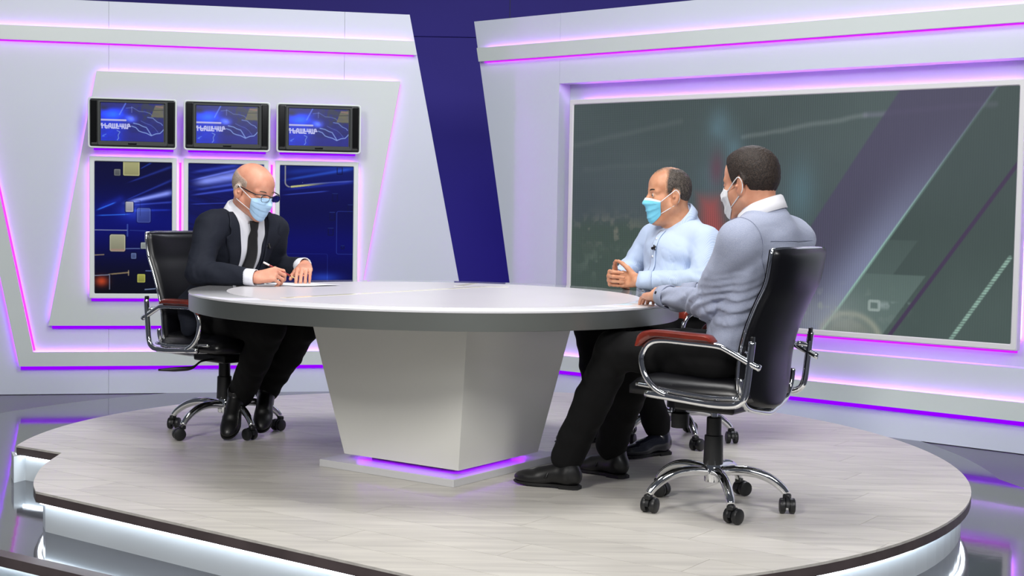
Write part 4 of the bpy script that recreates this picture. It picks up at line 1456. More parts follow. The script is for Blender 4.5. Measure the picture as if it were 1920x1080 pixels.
def hair_object(h, hf, region, material, parent, seed=1, rough=0.0025, step=0.0032, full_at=0.005):
    """shell over the skull whose thickness comes from region(local coords); thickness below zero stays under the skin"""
    F = Field()
    lo, hi = h.o - 0.155, h.o + 0.175
    def fn(P):
        q = h.to_local(P)
        t = region(q)
        return hf(P) - t - np.where(t > 0, rough * wn(P, 55, seed) + rough * 0.6 * wn(P, 110, seed + 3), 0)
    F.p.append(('add', fn, lo, hi, 0.0005))
    o = field_object('hair', F, material, parent, step, smooth_it=1, keep=lambda pos: region(h.to_local(pos)) > -0.0012)
    co = np.zeros(len(o.data.vertices) * 3, np.float32)
    o.data.vertices.foreach_get('co', co)
    dens = np.clip(region(h.to_local(co.reshape(-1, 3).astype(float))) / full_at, 0, 1)
    a = o.data.attributes.new('hair_cover', 'FLOAT', 'POINT')
    a.data.foreach_set('value', dens.astype(np.float32))
    return o

def mask_object(h, hf, parent, material, top=0.012, bottom=-0.128, wide=66, folds=3, white_band=None, crumple=0.0, seed=0, loops=None, droop=0.0):
    """pleated face mask stretched over nose and chin"""
    NU, NV = 40, 34
    U = np.linspace(-1, 1, NU); Vv = np.linspace(0, 1, NV)
    rho = np.zeros((NV, NU)); Z = np.zeros((NV, NU)); TH = np.zeros((NV, NU))
    for i, v in enumerate(Vv):
        narrow = 1 - 0.06 * v
        TH[i] = np.radians(wide) * U * narrow
        zt = top - 0.016 * np.abs(U) ** 1.5
        zb = bottom + 0.040 * np.abs(U) ** 2
        Z[i] = zt + (zb - zt) * v
    O = np.stack([np.full(Z.shape, 0.02), np.zeros(Z.shape), Z], -1).reshape(-1, 3)
    D = np.stack([np.cos(TH), np.sin(TH), np.zeros(TH.shape)], -1).reshape(-1, 3)
    OW, DW = h.o + (O * h.s) @ h.R.T, D @ h.R.T
    start = OW + DW * 0.16
    hit = march(hf, start, -DW, 0.155)
    rho0 = ((hit - OW) * DW).sum(1).reshape(NV, NU) + 0.003
    rho = rho0.copy()
    for _ in range(60):
        b = rho.copy()
        b[1:-1] = (rho[:-2] + rho[2:] + 2 * rho[1:-1]) / 4
        b[:, 1:-1] = (b[:, :-2] + b[:, 2:] + 2 * b[:, 1:-1]) / 4
        rho = np.maximum(rho0, b)
    vv = Vv[:, None]
    body = np.sin(np.pi * np.clip((vv - .08) / .9, 0, 1)) * (1 - np.abs(U)[None] ** 4)
    rho = rho + 0.006 * body
    saw = ((vv * folds * 1.25 + 0.10 * U[None] ** 2 * folds) % 1.0)
    rho = rho + 0.0060 * (saw - .5) * body
    if crumple:
        rs = np.random.RandomState(seed)
        rho = rho + crumple * body * (np.sin(7 * vv + 5 * U[None] + 1) * np.cos(9 * vv - 3 * U[None]))
    P = OW.reshape(NV, NU, 3) + DW.reshape(NV, NU, 3) * rho[..., None]
    outer = P.reshape(-1, 3)
    inner = (P - DW.reshape(NV, NU, 3) * 0.0015).reshape(-1, 3)
    n = NV * NU
    fs = []
    for i in range(NV - 1):
        for j in range(NU - 1):
            a, b, c, d = i * NU + j, i * NU + j + 1, (i + 1) * NU + j + 1, (i + 1) * NU + j
            fs.append((a, d, c, b)); fs.append((n + a, n + b, n + c, n + d))
    rim = [(0, j) for j in range(NU)] + [(i, NU - 1) for i in range(1, NV)] + [(NV - 1, j) for j in range(NU - 2, -1, -1)] + [(i, 0) for i in range(NV - 2, 0, -1)]
    for k in range(len(rim)):
        a, b = rim[k][0] * NU + rim[k][1], rim[(k + 1) % len(rim)][0] * NU + rim[(k + 1) % len(rim)][1]
        fs.append((a, b, n + b, n + a))
    o = pymesh('face_mask', np.vstack([outer, inner]), fs, material, parent, True, fix=True)
    if white_band:
        o.data.materials.append(white_band)
        rows = max(2, int(NV * 0.13))
        lim = rows * NU
        for p in o.data.polygons:
            if min(v % n for v in p.vertices) < lim - NU:
                p.material_index = 1
    for y, j in ((1, NU - 1), (-1, 0)):
        a, b = P[2, j], P[NV - 4, j]
        pts = [a, h.w(0.005, 0.0865 * y, 0.016), h.w(-0.014, 0.0885 * y, 0.026), h.w(-0.030, 0.0905 * y, 0.008), h.w(-0.028, 0.088 * y, -0.020),
               h.w(-0.008, 0.0825 * y, -0.040), b]
        tube('ear_loop', pts, 0.0019, loops, o, 6, 6)
    return o, P

# ---------------------------------------------------------------- hand
FING = [(0.043, 0.026, 0.021), (0.047, 0.030, 0.022), (0.044, 0.028, 0.021), (0.034, 0.021, 0.019)]
def hand(F, W, d, n, thumb_side, curl, spread=0.05, thumb=((0.5, 0.75, 0.35), (0.8, 0.45, 0.3)), s=1.0, thumb_to=None):
    """W wrist, d along the metacarpals, n out of the palm; thumb_side +1/-1 picks the side; curl: per finger three bend angles (deg)"""
    W = np.asarray(W, float)
    d = unit(d)
    n = np.asarray(n, float); n = unit(n - (n @ d) * d)
    side = unit(np.cross(d, n)) * thumb_side
    tips = []
    for i in range(4):
        a = W + side * (0.017 - 0.0115 * i) * s + d * 0.008 * s
        kx = (0.031, 0.0105, -0.010, -0.029)[i]
        kn = W + (d * (0.090, 0.094, 0.089, 0.080)[i] + side * kx - n * (0.000, 0.002, 0.001, -0.002)[i]) * s
        F.cone(a, kn, 0.0135 * s, 0.0110 * s, 0.012 * s)
        ang = 0.0
        p = kn
        sp = spread * (1.5 - i)
        c = curl[i]
        for ph in range(3):
            ang += c[ph]
            dirv = unit(math.cos(rad(ang)) * unit(d + side * sp) + math.sin(rad(ang)) * n)
            q = p + dirv * FING[i][ph] * s
            r0, r1 = ((0.0098, 0.0087), (0.0088, 0.0080), (0.0080, 0.0068))[ph]
            sc = s * (1.0, 1.02, 0.97, 0.86)[i]
            F.cone(p, q, r0 * sc, r1 * sc, 0.0035 * s)
            p = q
        tips.append(p)
    # pads of the palm
    F.cone(W + d * 0.018 * s - side * 0.016 * s + n * 0.005 * s, W + d * 0.060 * s - side * 0.022 * s + n * 0.006 * s, 0.0135 * s, 0.012 * s, 0.012 * s)
    t0 = W + d * 0.018 * s + side * 0.016 * s + n * 0.004 * s
    v1 = unit(thumb[0][0] * d + thumb[0][1] * side + thumb[0][2] * n)
    v2 = unit(thumb[1][0] * d + thumb[1][1] * side + thumb[1][2] * n)
    t1 = t0 + v1 * 0.044 * s
    t2 = t1 + unit(v1 + v2) * 0.032 * s
    t3 = t2 + v2 * 0.025 * s
    if thumb_to is not None:          # thumb reaching for a given point
        T = np.asarray(thumb_to, float)
        t1 = lerp(t0, T, 0.46) + side * 0.008 - n * 0.004
        t2 = lerp(t0, T, 0.76) + side * 0.006 - n * 0.003
        t3 = T
    F.cone(t0, t1, 0.0155 * s, 0.0125 * s, 0.012 * s)
    F.cone(t1, t2, 0.0110 * s, 0.0098 * s, 0.004 * s)
    F.cone(t2, t3, 0.0098 * s, 0.0080 * s, 0.004 * s)
    return tips, (t1, t2, t3)

# ---------------------------------------------------------------- shoes
def shoe(parent, heel, toe_dir, material, sole_mat, pitch=0.0, L=0.285, lift=0.0, loafer=True, roll=0.0):
    """heel: point on the floor below the heel; toe_dir: angle in degrees in the person's frame"""
    F = Field()
    F.ell((0.045, 0, 0.052), (0.050, 0.036, 0.046), None, 0.02)
    F.cone((0.045, 0, 0.075), (0.050, 0, 0.100), 0.036, 0.037, 0.015)
    F.cone((0.06, 0, 0.052), (0.17, 0.002, 0.040), 0.038, 0.032, 0.02, ((0, 1, 0), 1.12))
    F.ell((L - 0.085, 0.002, 0.030), (0.083, 0.046, 0.032), None, 0.02)
    F.cone((0.10, 0, 0.072), (0.17, 0, 0.050), 0.022, 0.020, 0.02, ((0, 1, 0), 1.3))
    F.custom(lambda P: P[..., 2] - 0.012, (-0.1, -0.1, -0.1), (0.4, 0.1, 0.012), 0.002, 'sub')
    F.ell((0.048, 0, 0.128), (0.032, 0.026, 0.035), None, 0.006, 'sub')
    o = field_object('shoe', F, material, parent, 0.0055, smooth_it=1)
    # sole with heel block
    out = []
    for k in range(40):
        a = 2 * PI * k / 40
        x = 0.5 * L * (1 - math.cos(a))
        t = x / L
        w = 0.034 + 0.012 * math.exp(-((t - .70) / .22) ** 2) - 0.004 * math.exp(-((t - .40) / .14) ** 2)
        e = math.sqrt(max(0.0, 1 - (2 * t - 1) ** 6))
        out.append((x + 0.002, (w * e if a < PI else -w * e)))
    bm = bmesh.new()
    add_prism(bm, out[::-1], lambda p, k: (p[0], p[1], 0.016 if k else 0.006 + 0.010 * max(0, (p[0] / L - .8) / .2) ** 2 * 0.6))
    add_prism(bm, [p for p in out if p[0] < 0.082][::-1] if False else [(0.004, -0.022), (0.02, -0.033), (0.080, -0.035), (0.080, 0.035), (0.02, 0.033), (0.004, 0.022)],
              lambda p, k: (p[0], p[1], 0.012 if k else 0.0))
    so = from_bm('sole', bm, sole_mat, o)
    if loafer:
        tube('strap', [(0.135, -0.044, 0.038), (0.128, -0.030, 0.066), (0.122, 0, 0.081), (0.128, 0.030, 0.066), (0.135, 0.044, 0.038)], 0.009, material, o, 8, 4, flat=0.35)
    o.location = (heel[0], heel[1], heel[2] + lift)
    o.rotation_euler = (rad(roll), rad(pitch), rad(toe_dir))
    return o

# ---------------------------------------------------------------- shirt collar: stand and fold-over band round the neck
def collar(parent, base, axis, fwd, material, r=0.062, h=0.040, fall=0.042, gap=14, point=0.03, dip=0.02, name='collar', sx=1.0, tilt=0.25):
    axis = unit(axis)
    fwd = unit(np.asarray(fwd, float) - (np.asarray(fwd, float) @ axis) * axis)
    left = np.cross(axis, fwd)
    n = 44
    rows = []
    prof = [(0.000, 0.0), (0.001, 0.5), (0.003, 0.92), (0.0075, 1.0), (0.0125, 0.90), (0.0155, 0.45), (0.0175, 0.0), (0.0165, -0.01), (0.0120, 0.40), (0.0085, 0.80)]
    for k in range(n + 1):
        a = rad(gap) + (2 * PI - 2 * rad(gap)) * k / n
        c = math.cos(a)
        front = max(0.0, c)
        row = []
        for i, (dr, hh) in enumerate(prof):
            hloc = h * (1 - 0.38 * front ** 1.5) - 0.0
            z = hloc * hh if i < 4 else (hloc - (1 - hh) * (fall + point * front ** 3)) if i < 8 else hloc - (1 - hh) * (fall + point * front ** 3) * 0.9
            rr = r + dr + (0.004 * front if i >= 4 else 0) + (0.010 * (1 - hh) * (0.6 + front) if 4 <= i < 8 else 0)
            zc = z - dip * (0.5 + 0.5 * c)
            p = np.asarray(base) + fwd * rr * sx * c + left * rr * math.sin(a) + axis * zc
            row.append(p)
        rows.append(row)
    m = len(prof)
    vs = [p for row in rows for p in row]
    fs = []
    for k in range(n):
        for i in range(m - 1):
            fs.append((k * m + i, k * m + i + 1, (k + 1) * m + i + 1, (k + 1) * m + i))
    o = pymesh(name, vs, fs, material, parent, True, fix=True)
    sm = o.modifiers.new('cloth_thickness', 'SOLIDIFY')
    sm.thickness = 0.0016
    return o

def cuff(parent, W, d, r, material, length=0.05, flare=1.08, name='cuff'):
    d = unit(d)
    W = np.asarray(W, float)
    pts = [W - d * length, W - d * length * 0.5, W, W + d * 0.003, W - d * 0.004]
    vs, fs = tube_arrays(np.array([W - d * length, W - d * length * .66, W - d * length * .33, W]), [r * flare, r * flare, r * 1.02, r], 20)
    o = pymesh(name, vs, fs[:-2], material, parent, True, fix=True)
    sm = o.modifiers.new('cloth_thickness', 'SOLIDIFY')
    sm.thickness = 0.003
    sm.offset = 1
    return o

def on_front(field, ys, zs, x0=0.7, off=0.0):
    """points of the front surface seen from +x"""
    ys, zs = np.asarray(ys, float), np.asarray(zs, float)
    O = np.stack([np.full(ys.shape, x0), ys, zs], -1).reshape(-1, 3)
    H = march(field, O, np.tile(V3(-1, 0, 0), (len(O), 1)), 1.1, 90)
    if off:
        H = H + grad(field, H) * off
    return H.reshape(ys.shape + (3,))

def seam_ring(name, field, C0, u, v, a0, a1, material, parent, r=0.0012, n=26, lift=0.0006):
    """stitched seam lying on a cloth surface in the plane (u, v) through C0"""
    A = np.radians(np.linspace(a0, a1, n))
    D = np.cos(A)[:, None] * unit(u) + np.sin(A)[:, None] * unit(v)
    H = march(field, C0 + D * 0.32, -D, 0.31, 70)
    return tube(name, H + D * lift, r, material, parent, 6, 2)

def sheet(name, P, thick, material, parent, field=None):
    """thin cloth piece from a grid of points"""
    a, b = P.shape[:2]
    fs = [(i * b + j, i * b + j + 1, (i + 1) * b + j + 1, (i + 1) * b + j) for i in range(a - 1) for j in range(b - 1)]
    o = pymesh(name, P.reshape(-1, 3), fs, material, parent, True, fix=False)
    sm = o.modifiers.new('cloth_thickness', 'SOLIDIFY')
    sm.thickness = thick
    sm.offset = 0
    return o

# ---------------------------------------------------------------- cloth and skin materials
def skin_mat(name, c, c2):
    m = mat(name, c, 0.48, spec=0.4, subsurf=0.25, bump=(260, 0.10, 0.0008))
    nt = m.node_tree
    b = nt.nodes['Principled BSDF']
    tc = nt.nodes.new('ShaderNodeTexCoord')
    n = nt.nodes.new('ShaderNodeTexNoise')
    n.inputs['Scale'].default_value = 16
    n.inputs['Detail'].default_value = 4
    nt.links.new(tc.outputs['Object'], n.inputs['Vector'])
    r = nt.nodes.new('ShaderNodeValToRGB')
    r.color_ramp.elements[0].position = 0.35; r.color_ramp.elements[0].color = c2
    r.color_ramp.elements[1].position = 0.62; r.color_ramp.elements[1].color = c
    nt.links.new(n.outputs['Fac'], r.inputs['Fac'])
    nt.links.new(r.outputs['Color'], b.inputs['Base Color'])
    return m

def cloth_mat(name, c, c2=None, stripe=None, rough=0.85, sheen=0.15, weave=900, bumpy=0.15):
    """stripe: (period in metres, axis vector) fine stripes woven into the cloth"""
    m = mat(name, c, rough, spec=0.25, sheen=sheen)
    nt = m.node_tree
    b = nt.nodes['Principled BSDF']
    tc = nt.nodes.new('ShaderNodeTexCoord')
    n = nt.nodes.new('ShaderNodeTexNoise')
    n.inputs['Scale'].default_value = weave
    nt.links.new(tc.outputs['Object'], n.inputs['Vector'])
    bp = nt.nodes.new('ShaderNodeBump')
    bp.inputs['Strength'].default_value = bumpy
    bp.inputs['Distance'].default_value = 0.0006
    nt.links.new(n.outputs['Fac'], bp.inputs['Height'])
    nt.links.new(bp.outputs['Normal'], b.inputs['Normal'])
    if stripe:
        dot = nt.nodes.new('ShaderNodeVectorMath'); dot.operation = 'DOT_PRODUCT'
        dot.inputs[1].default_value = tuple(np.array(stripe[1], float) * 2 * PI / stripe[0])
        nt.links.new(tc.outputs['Object'], dot.inputs[0])
        sn = nt.nodes.new('ShaderNodeMath'); sn.operation = 'SINE'
        nt.links.new(dot.outputs['Value'], sn.inputs[0])
        r = nt.nodes.new('ShaderNodeValToRGB')
        r.color_ramp.elements[0].position = 0.35; r.color_ramp.elements[0].color = c
        r.color_ramp.elements[1].position = 0.9; r.color_ramp.elements[1].color = c2
        mr = nt.nodes.new('ShaderNodeMapRange')
        mr.inputs['From Min'].default_value = -1; mr.inputs['From Max'].default_value = 1
        nt.links.new(sn.outputs[0], mr.inputs['Value'])
        nt.links.new(mr.outputs[0], r.inputs['Fac'])
        nt.links.new(r.outputs['Color'], b.inputs['Base Color'])
    elif c2:
        n2 = nt.nodes.new('ShaderNodeTexNoise')
        n2.inputs['Scale'].default_value = 420
        nt.links.new(tc.outputs['Object'], n2.inputs['Vector'])
        r = nt.nodes.new('ShaderNodeValToRGB')
        r.color_ramp.elements[0].position = 0.4; r.color_ramp.elements[0].color = c
        r.color_ramp.elements[1].position = 0.6; r.color_ramp.elements[1].color = c2
        nt.links.new(n2.outputs['Fac'], r.inputs['Fac'])
        nt.links.new(r.outputs['Color'], b.inputs['Base Color'])
    return m

MASK_BLUE = cloth_mat('mask_pale_blue', rgb(172, 206, 236), rough=0.9, weave=500)
MASK_CYAN = cloth_mat('mask_cyan', rgb(118, 200, 226), rough=0.9, weave=500)
MASK_WHITE = cloth_mat('mask_white', rgb(226, 228, 232), rough=0.9, weave=500)
LOOP = mat('elastic_white', rgb(228, 228, 230), 0.8)
TROUSER = cloth_mat('black_trouser_cloth', rgb(8, 8, 9), rgb(13, 13, 15), rough=0.9, sheen=0.0)
SHOE_BLACK = mat('black_shoe_leather', rgb(11, 11, 13), 0.42, coat=0.08)
SHOE_NAVY = mat('dark_navy_shoe_leather', rgb(24, 26, 40), 0.25, coat=0.4)
SOLE = mat('black_rubber_sole', rgb(12, 12, 13), 0.6)
EYE = mat('eye_white', rgb(210, 205, 200), 0.2)
IRIS = mat('eye_iris', rgb(40, 28, 20), 0.15)
BROW = mat('brow_hair', rgb(48, 38, 32), 0.8)
NAIL = None
MIC = mat('microphone_black', rgb(10, 10, 10), 0.5)

def eyes_and_brows(h, parent, brow=BROW, thick=1.0):
    for y in (1, -1):
        c = h.w(0.0795, 0.033 * y, 0.006)
        bm = bmesh.new()
        bmesh.ops.create_uvsphere(bm, u_segments=14, v_segments=10, radius=0.0122 * h.m)
        for v in bm.verts:
            v.co = Vector(tuple(c)) + v.co
        eye = from_bm('eye', bm, EYE, parent, True)
        f = h.R[:, 0] * 1.0
        bm = bmesh.new()
        bmesh.ops.create_uvsphere(bm, u_segments=12, v_segments=8, radius=0.0055 * h.m)
        ic = c + f * 0.0085 * h.m
        for v in bm.verts:
            v.co = Vector(tuple(ic)) + v.co
        from_bm('iris', bm, IRIS, eye, True)
        tube('eyebrow', [h.w(0.0945, 0.010 * y, 0.026), h.w(0.0935, 0.026 * y, 0.0315), h.w(0.084, 0.042 * y, 0.031), h.w(0.072, 0.053 * y, 0.025)],
             [0.003 * thick, 0.0042 * thick, 0.0038 * thick, 0.0015], brow, parent, 7, 5, flat=0.75)

def lapel_mic(parent, p, d, nrm_):
    d, nrm_ = unit(d), unit(nrm_)
    o = tube('lapel_microphone', [p + nrm_ * 0.008 - d * 0.012, p + nrm_ * 0.009, p + nrm_ * 0.010 + d * 0.013], [0.005, 0.0055, 0.007], MIC, parent, 8, 3)
    tube('clip', [p + nrm_ * 0.004 + np.cross(d, nrm_) * 0.014, p + nrm_ * 0.006, p + nrm_ * 0.004 - np.cross(d, nrm_) * 0.014], 0.003, MIC, o, 6, 3)
    return o

def person_root(key, label):
    (x, y), yaw = CHAIRS[key][0], CHAIRS[key][1]
    e = empty('person', (x, y, 0), rad(yaw))
    tag(e, label, 'person', 'people seated at the table')
    return e

def limb(F, pts, radii, k=0.02):
    for i in range(len(pts) - 1):
        F.cone(pts[i], pts[i + 1], radii[i], radii[i + 1], k)

def lerp(a, b, t):
    return np.asarray(a, float) * (1 - t) + np.asarray(b, float) * t

def trousers(parent, hips, knees, ankles, seat_z=0.57, r_hip=0.098, r_knee=0.072, r_ank=0.058, waist=0.60, material=None, wide=1.0, name='trousers'):
    F = Field()
    hx = (hips[0][0] + hips[1][0]) / 2
    F.ell((hx - 0.01, 0, seat_z + 0.005), (0.145, 0.185 * wide, 0.085), None, 0.03)
    F.cone((hx - 0.02, 0, seat_z + 0.02), (hx - 0.03, 0, waist), 0.125, 0.118, 0.03, ((0, 1, 0), 1.40 * wide))
    for h_, k_, a_ in zip(hips, knees, ankles):
        F.cone(h_, k_, r_hip, r_knee, 0.03)
        F.cone(k_, lerp(k_, a_, 0.45), r_knee, (r_knee + r_ank) / 2 + 0.003, 0.025)
        F.cone(lerp(k_, a_, 0.45), a_, (r_knee + r_ank) / 2 + 0.003, r_ank, 0.015)
    def disp(P):
        return 0.0035 * wn(P * V3(1, 1, 1.6), 7, 11) + 0.002 * wn(P, 16, 12)
    return field_object(name, F, material or TROUSER, parent, 0.008, smooth_it=1, disp=disp)

def hair_mat(name, c1, c2, skin, rough=0.6, strand=240, depth=0.004):
    """strand-coloured hair that thins out to skin where the density attribute falls"""
    m = mat(name, c1, rough, spec=0.35, bump=(strand, 0.7, depth))
    nt = m.node_tree
    b = nt.nodes['Principled BSDF']
    tc = nt.nodes.new('ShaderNodeTexCoord')
    mp = nt.nodes.new('ShaderNodeMapping')
    mp.inputs['Scale'].default_value = (1.0, 1.0, 0.35)
    nt.links.new(tc.outputs['Object'], mp.inputs['Vector'])
    n = nt.nodes.new('ShaderNodeTexNoise')
    n.inputs['Scale'].default_value = strand * 1.3
    n.inputs['Detail'].default_value = 6
    nt.links.new(mp.outputs[0], n.inputs['Vector'])
    r = nt.nodes.new('ShaderNodeValToRGB')
    r.color_ramp.elements[0].position = 0.36; r.color_ramp.elements[0].color = c1
    r.color_ramp.elements[1].position = 0.68; r.color_ramp.elements[1].color = c2
    nt.links.new(n.outputs['Fac'], r.inputs['Fac'])
    at = nt.nodes.new('ShaderNodeAttribute'); at.attribute_name = 'hair_cover'
    ad = nt.nodes.new('ShaderNodeMath'); ad.operation = 'ADD'
    nt.links.new(at.outputs['Fac'], ad.inputs[0])
    nt.links.new(n.outputs['Fac'], ad.inputs[1])
    mr = nt.nodes.new('ShaderNodeMapRange')
    mr.inputs['From Min'].default_value = 0.50; mr.inputs['From Max'].default_value = 1.12
    nt.links.new(ad.outputs[0], mr.inputs['Value'])
    mx = nt.nodes.new('ShaderNodeMix'); mx.data_type = 'RGBA'
    mx.inputs[6].default_value = skin
    nt.links.new(mr.outputs[0], mx.inputs[0])
    nt.links.new(r.outputs['Color'], mx.inputs[7])
    nt.links.new(mx.outputs[2], b.inputs['Base Color'])
    return m

HAIR_DARK = hair_mat('dark_brown_hair', rgb(26, 20, 18), rgb(62, 50, 43), rgb(206, 150, 122))
HAIR_BLACKGREY = hair_mat('black_grey_hair', rgb(34, 30, 28), rgb(98, 88, 80), rgb(196, 142, 110))
HAIR_STUBBLE = hair_mat('grey_stubble', rgb(138, 116, 102), rgb(196, 180, 168), rgb(208, 148, 122), 0.7, 420, 0.001)

# ================================================================== bald man in the dark suit (left)
pa = person_root('A', 'bald man in dark navy suit and black tie wearing glasses, writing with a pen')
SKIN_A = skin_mat('skin_ruddy', rgb(214, 156, 130), rgb(200, 136, 112))
SUIT = cloth_mat('navy_suit_cloth', rgb(21, 25, 36), rgb(26, 30, 42), rough=0.8, sheen=0.0)
SHIRT_WHITE = cloth_mat('white_shirt_cloth', rgb(226, 228, 236), rough=0.85)
TIE = cloth_mat('black_tie_silk', rgb(12, 13, 16), rgb(20, 21, 25), rough=0.55)
hA = Head((0.203, 0.006, 1.157), 9, 20, 0, (1.02, 1.02, 1.0))
NbA = V3(0.120, 0, 1.035)
SA = [V3(0.140, -0.180, 0.985), V3(0.165, 0.152, 0.974)]           # right, left
EA = [V3(0.190, -0.285, 0.788), V3(0.050, 0.248, 0.790)]
WA = [V3(0.440, -0.158, 0.770), V3(0.312, 0.232, 0.812)]
hipsA = [V3(-0.04, -0.09, 0.565), V3(-0.04, 0.09, 0.565)]
kneesA = [V3(0.43, -0.07, 0.545), V3(0.42, 0.14, 0.540)]
anklesA = [V3(0.10, 0.02, 0.190), V3(0.07, 0.20, 0.200)]
hfA = head_field(hA)
B = Field()
hA.build(B)
B.cone(hA.w(-0.026, 0, -0.045), NbA, 0.056, 0.062, 0.03)
B.cone(NbA, (0.085, 0, 0.90), 0.056, 0.085, 0.03, ((0, 1, 0), 1.25))
B.cone((0.09, 0, 0.90), (-0.03, 0, 0.62), 0.10, 0.10, 0.04, ((0, 1, 0), 1.3))
for i in range(2):
    B.cone(NbA + V3(-0.02, 0, -0.04), SA[i], 0.036, 0.042, 0.03)
    limb(B, [SA[i], EA[i], WA[i]], [0.046, 0.038, 0.026])
    limb(B, [hipsA[i], kneesA[i], anklesA[i]], [0.075, 0.052, 0.036])
hand(B, WA[0], (0.66, 0.71, 0.20), (-0.45, 0.55, -0.70), 1, [(38, 48, 30), (46, 58, 34), (54, 62, 38), (58, 62, 38)], 0.03,
     ((0.75, 0.35, 0.55), (0.85, 0.05, 0.5)))
hand(B, WA[1], (0.66, -0.60, -0.16), (-0.25, 0.15, -0.95), -1, [(24, 30, 18), (26, 32, 20), (26, 32, 20), (24, 30, 18)], 0.012,
     ((0.7, 0.6, 0.4), (0.85, 0.2, 0.5)))
field_object('body', B, SKIN_A, pa, 0.010, 0.0030, ((( 0.07, 0.55),), ((-0.20, 0.30),), ((0.725, 0.86), (0.985, 1.30))), 1)
eyes_and_brows(hA, pa, mat('grey_brow', rgb(88, 72, 62), 0.8), 0.9)
def regA(q):
    x, y, z = q[..., 0], q[..., 1], q[..., 2]
    side = np.interp(x, [-0.12, -0.05, -0.02, 0.0, 0.02, 0.035], [-0.05, -0.045, 0.0, 0.022, 0.018, 0.2])
    top = np.interp(x, [-0.12, -0.08, 0.0, 0.03], [0.085, 0.080, 0.062, 0.050])
    return 0.0036 * sstep(-0.010, 0.012, z - side) * sstep(0.016, -0.016, z - top) * sstep(0.036, 0.014, x) - 0.0017
hair_object(hA, hfA, regA, HAIR_STUBBLE, pa, 4, 0.0004, full_at=0.0018)
mask_object(hA, hfA, pa, MASK_BLUE, top=0.006, bottom=-0.114, wide=58, folds=3, loops=LOOP)
# glasses
GLASS_FRAME = mat('dark_glasses_frame', rgb(22, 20, 30), 0.3)
LENS = mat('glasses_lens', (1, 1, 1, 1), 0.0, spec=0.5)
LENS.node_tree.nodes['Principled BSDF'].inputs['Transmission Weight'].default_value = 1.0
LENS.node_tree.nodes['Principled BSDF'].inputs['IOR'].default_value = 1.05
gpts = []
g_top = tube('glasses', [hA.w(0.088, -0.076, 0.018), hA.w(0.106, -0.060, 0.022), hA.w(0.114, -0.034, 0.024), hA.w(0.117, -0.012, 0.018), hA.w(0.118, 0, 0.015),
                         hA.w(0.117, 0.012, 0.018), hA.w(0.114, 0.034, 0.024), hA.w(0.106, 0.060, 0.022), hA.w(0.088, 0.076, 0.018)], 0.0022, GLASS_FRAME, pa, 8, 5)
for y in (1, -1):
    tube('temple', [hA.w(0.090, 0.076 * y, 0.018), hA.w(0.050, 0.0805 * y, 0.019), hA.w(0.000, 0.0860 * y, 0.021), hA.w(-0.020, 0.088 * y, 0.010), hA.w(-0.032, 0.088 * y, -0.010)],
         [0.0028, 0.0026, 0.0024, 0.002], GLASS_FRAME, g_top, 8, 5)
    ring_ = []
    for k in range(24):
        a = 2 * PI * k / 24
        ca, sa = math.cos(a), math.sin(a)
        yy = 0.034 + 0.026 * math.copysign(abs(ca) ** 0.6, ca)
        zz = 0.007 + 0.0160 * math.copysign(abs(sa) ** 0.7, sa)
        ring_.append(hA.w(0.116 - 0.10 * max(0, yy - 0.03) ** 1.2, yy * y, zz))
    vs, fs = tube_arrays(np.array(ring_), 0.0011, 6, True)
    pymesh('rim', vs, fs, GLASS_FRAME, g_top, True, fix=True)
    c = np.mean(ring_, 0)
    off = hA.R[:, 0] * 0.0008
    vv = [c + off * 1.5] + [p + off * 0 for p in ring_] + [c - off * 0.5] + [p - off * 1.2 for p in ring_]
    ff = [(0, 1 + k, 1 + (k + 1) % 24) for k in range(24)] + [(25, 26 + (k + 1) % 24, 26 + k) for k in range(24)]
    pymesh('lens', vv, ff, LENS, g_top, True, fix=True)

# shirt (shows in the jacket opening), jacket, lapels, tie
def torsoA(F, g, sleeve=True):
    F.cone((-0.04, 0, 0.62), (0.085, 0, 0.88), 0.118 + g, 0.118 + g, 0.04, ((0, 1, 0), 1.42))
    F.ell((0.085, 0, 0.915), (0.122 + g, 0.190 + g, 0.125 + g), None, 0.04)
    F.cone(SA[0] + V3(-.01, .02, .005), SA[1] + V3(-.01, -.02, .005), 0.062 + g, 0.062 + g, 0.05)
    for i in range(2):
        F.cone(NbA + V3(-0.03, 0, 0.01), SA[i], 0.050 + g, 0.056 + g, 0.05)
shA = Field()
torsoA(shA, -0.012)
shA.cone((0.100, 0, 0.995), (0.135, 0, 1.065), 0.085, 0.068, 0.04)
field_object('shirt', shA, SHIRT_WHITE, pa, 0.007, smooth_it=2)
def vwidth(z):
    return np.interp(z, [0.70, 0.78, 0.90, 1.00, 1.06, 1.12], [0.058, 0.062, 0.068, 0.078, 0.092, 0.100])
J = Field()
torsoA(J, 0.006)
J.ell((-0.06, 0, 0.60), (0.150, 0.195, 0.10), None, 0.04)
for i, s in ((0, -1), (1, 1)):
    J.cone((-0.06, 0.15 * s, 0.62), (-0.02, 0.185 * s, 0.515), 0.06, 0.045, 0.04)
    limb(J, [SA[i] + V3(0, 0.010 * s, 0), EA[i], lerp(EA[i], WA[i], 0.77)], [0.070, 0.058, 0.043], 0.025)
def vcut(P):
    x, y, z = P[..., 0], P[..., 1], P[..., 2]
    return np.maximum(np.abs(y) - vwidth(z), np.maximum(0.055 - x, 0.72 - z))
J.custom(vcut, (0.05, -0.10, 0.70), (0.40, 0.10, 1.14), 0.006, 'sub')
J.custom(lambda P: np.linalg.norm(P - hA.w(-0.03, 0, -0.12), axis=-1) - 0.066, (-0.05, -0.1, 0.9), (0.3, 0.1, 1.2), 0.01, 'sub')
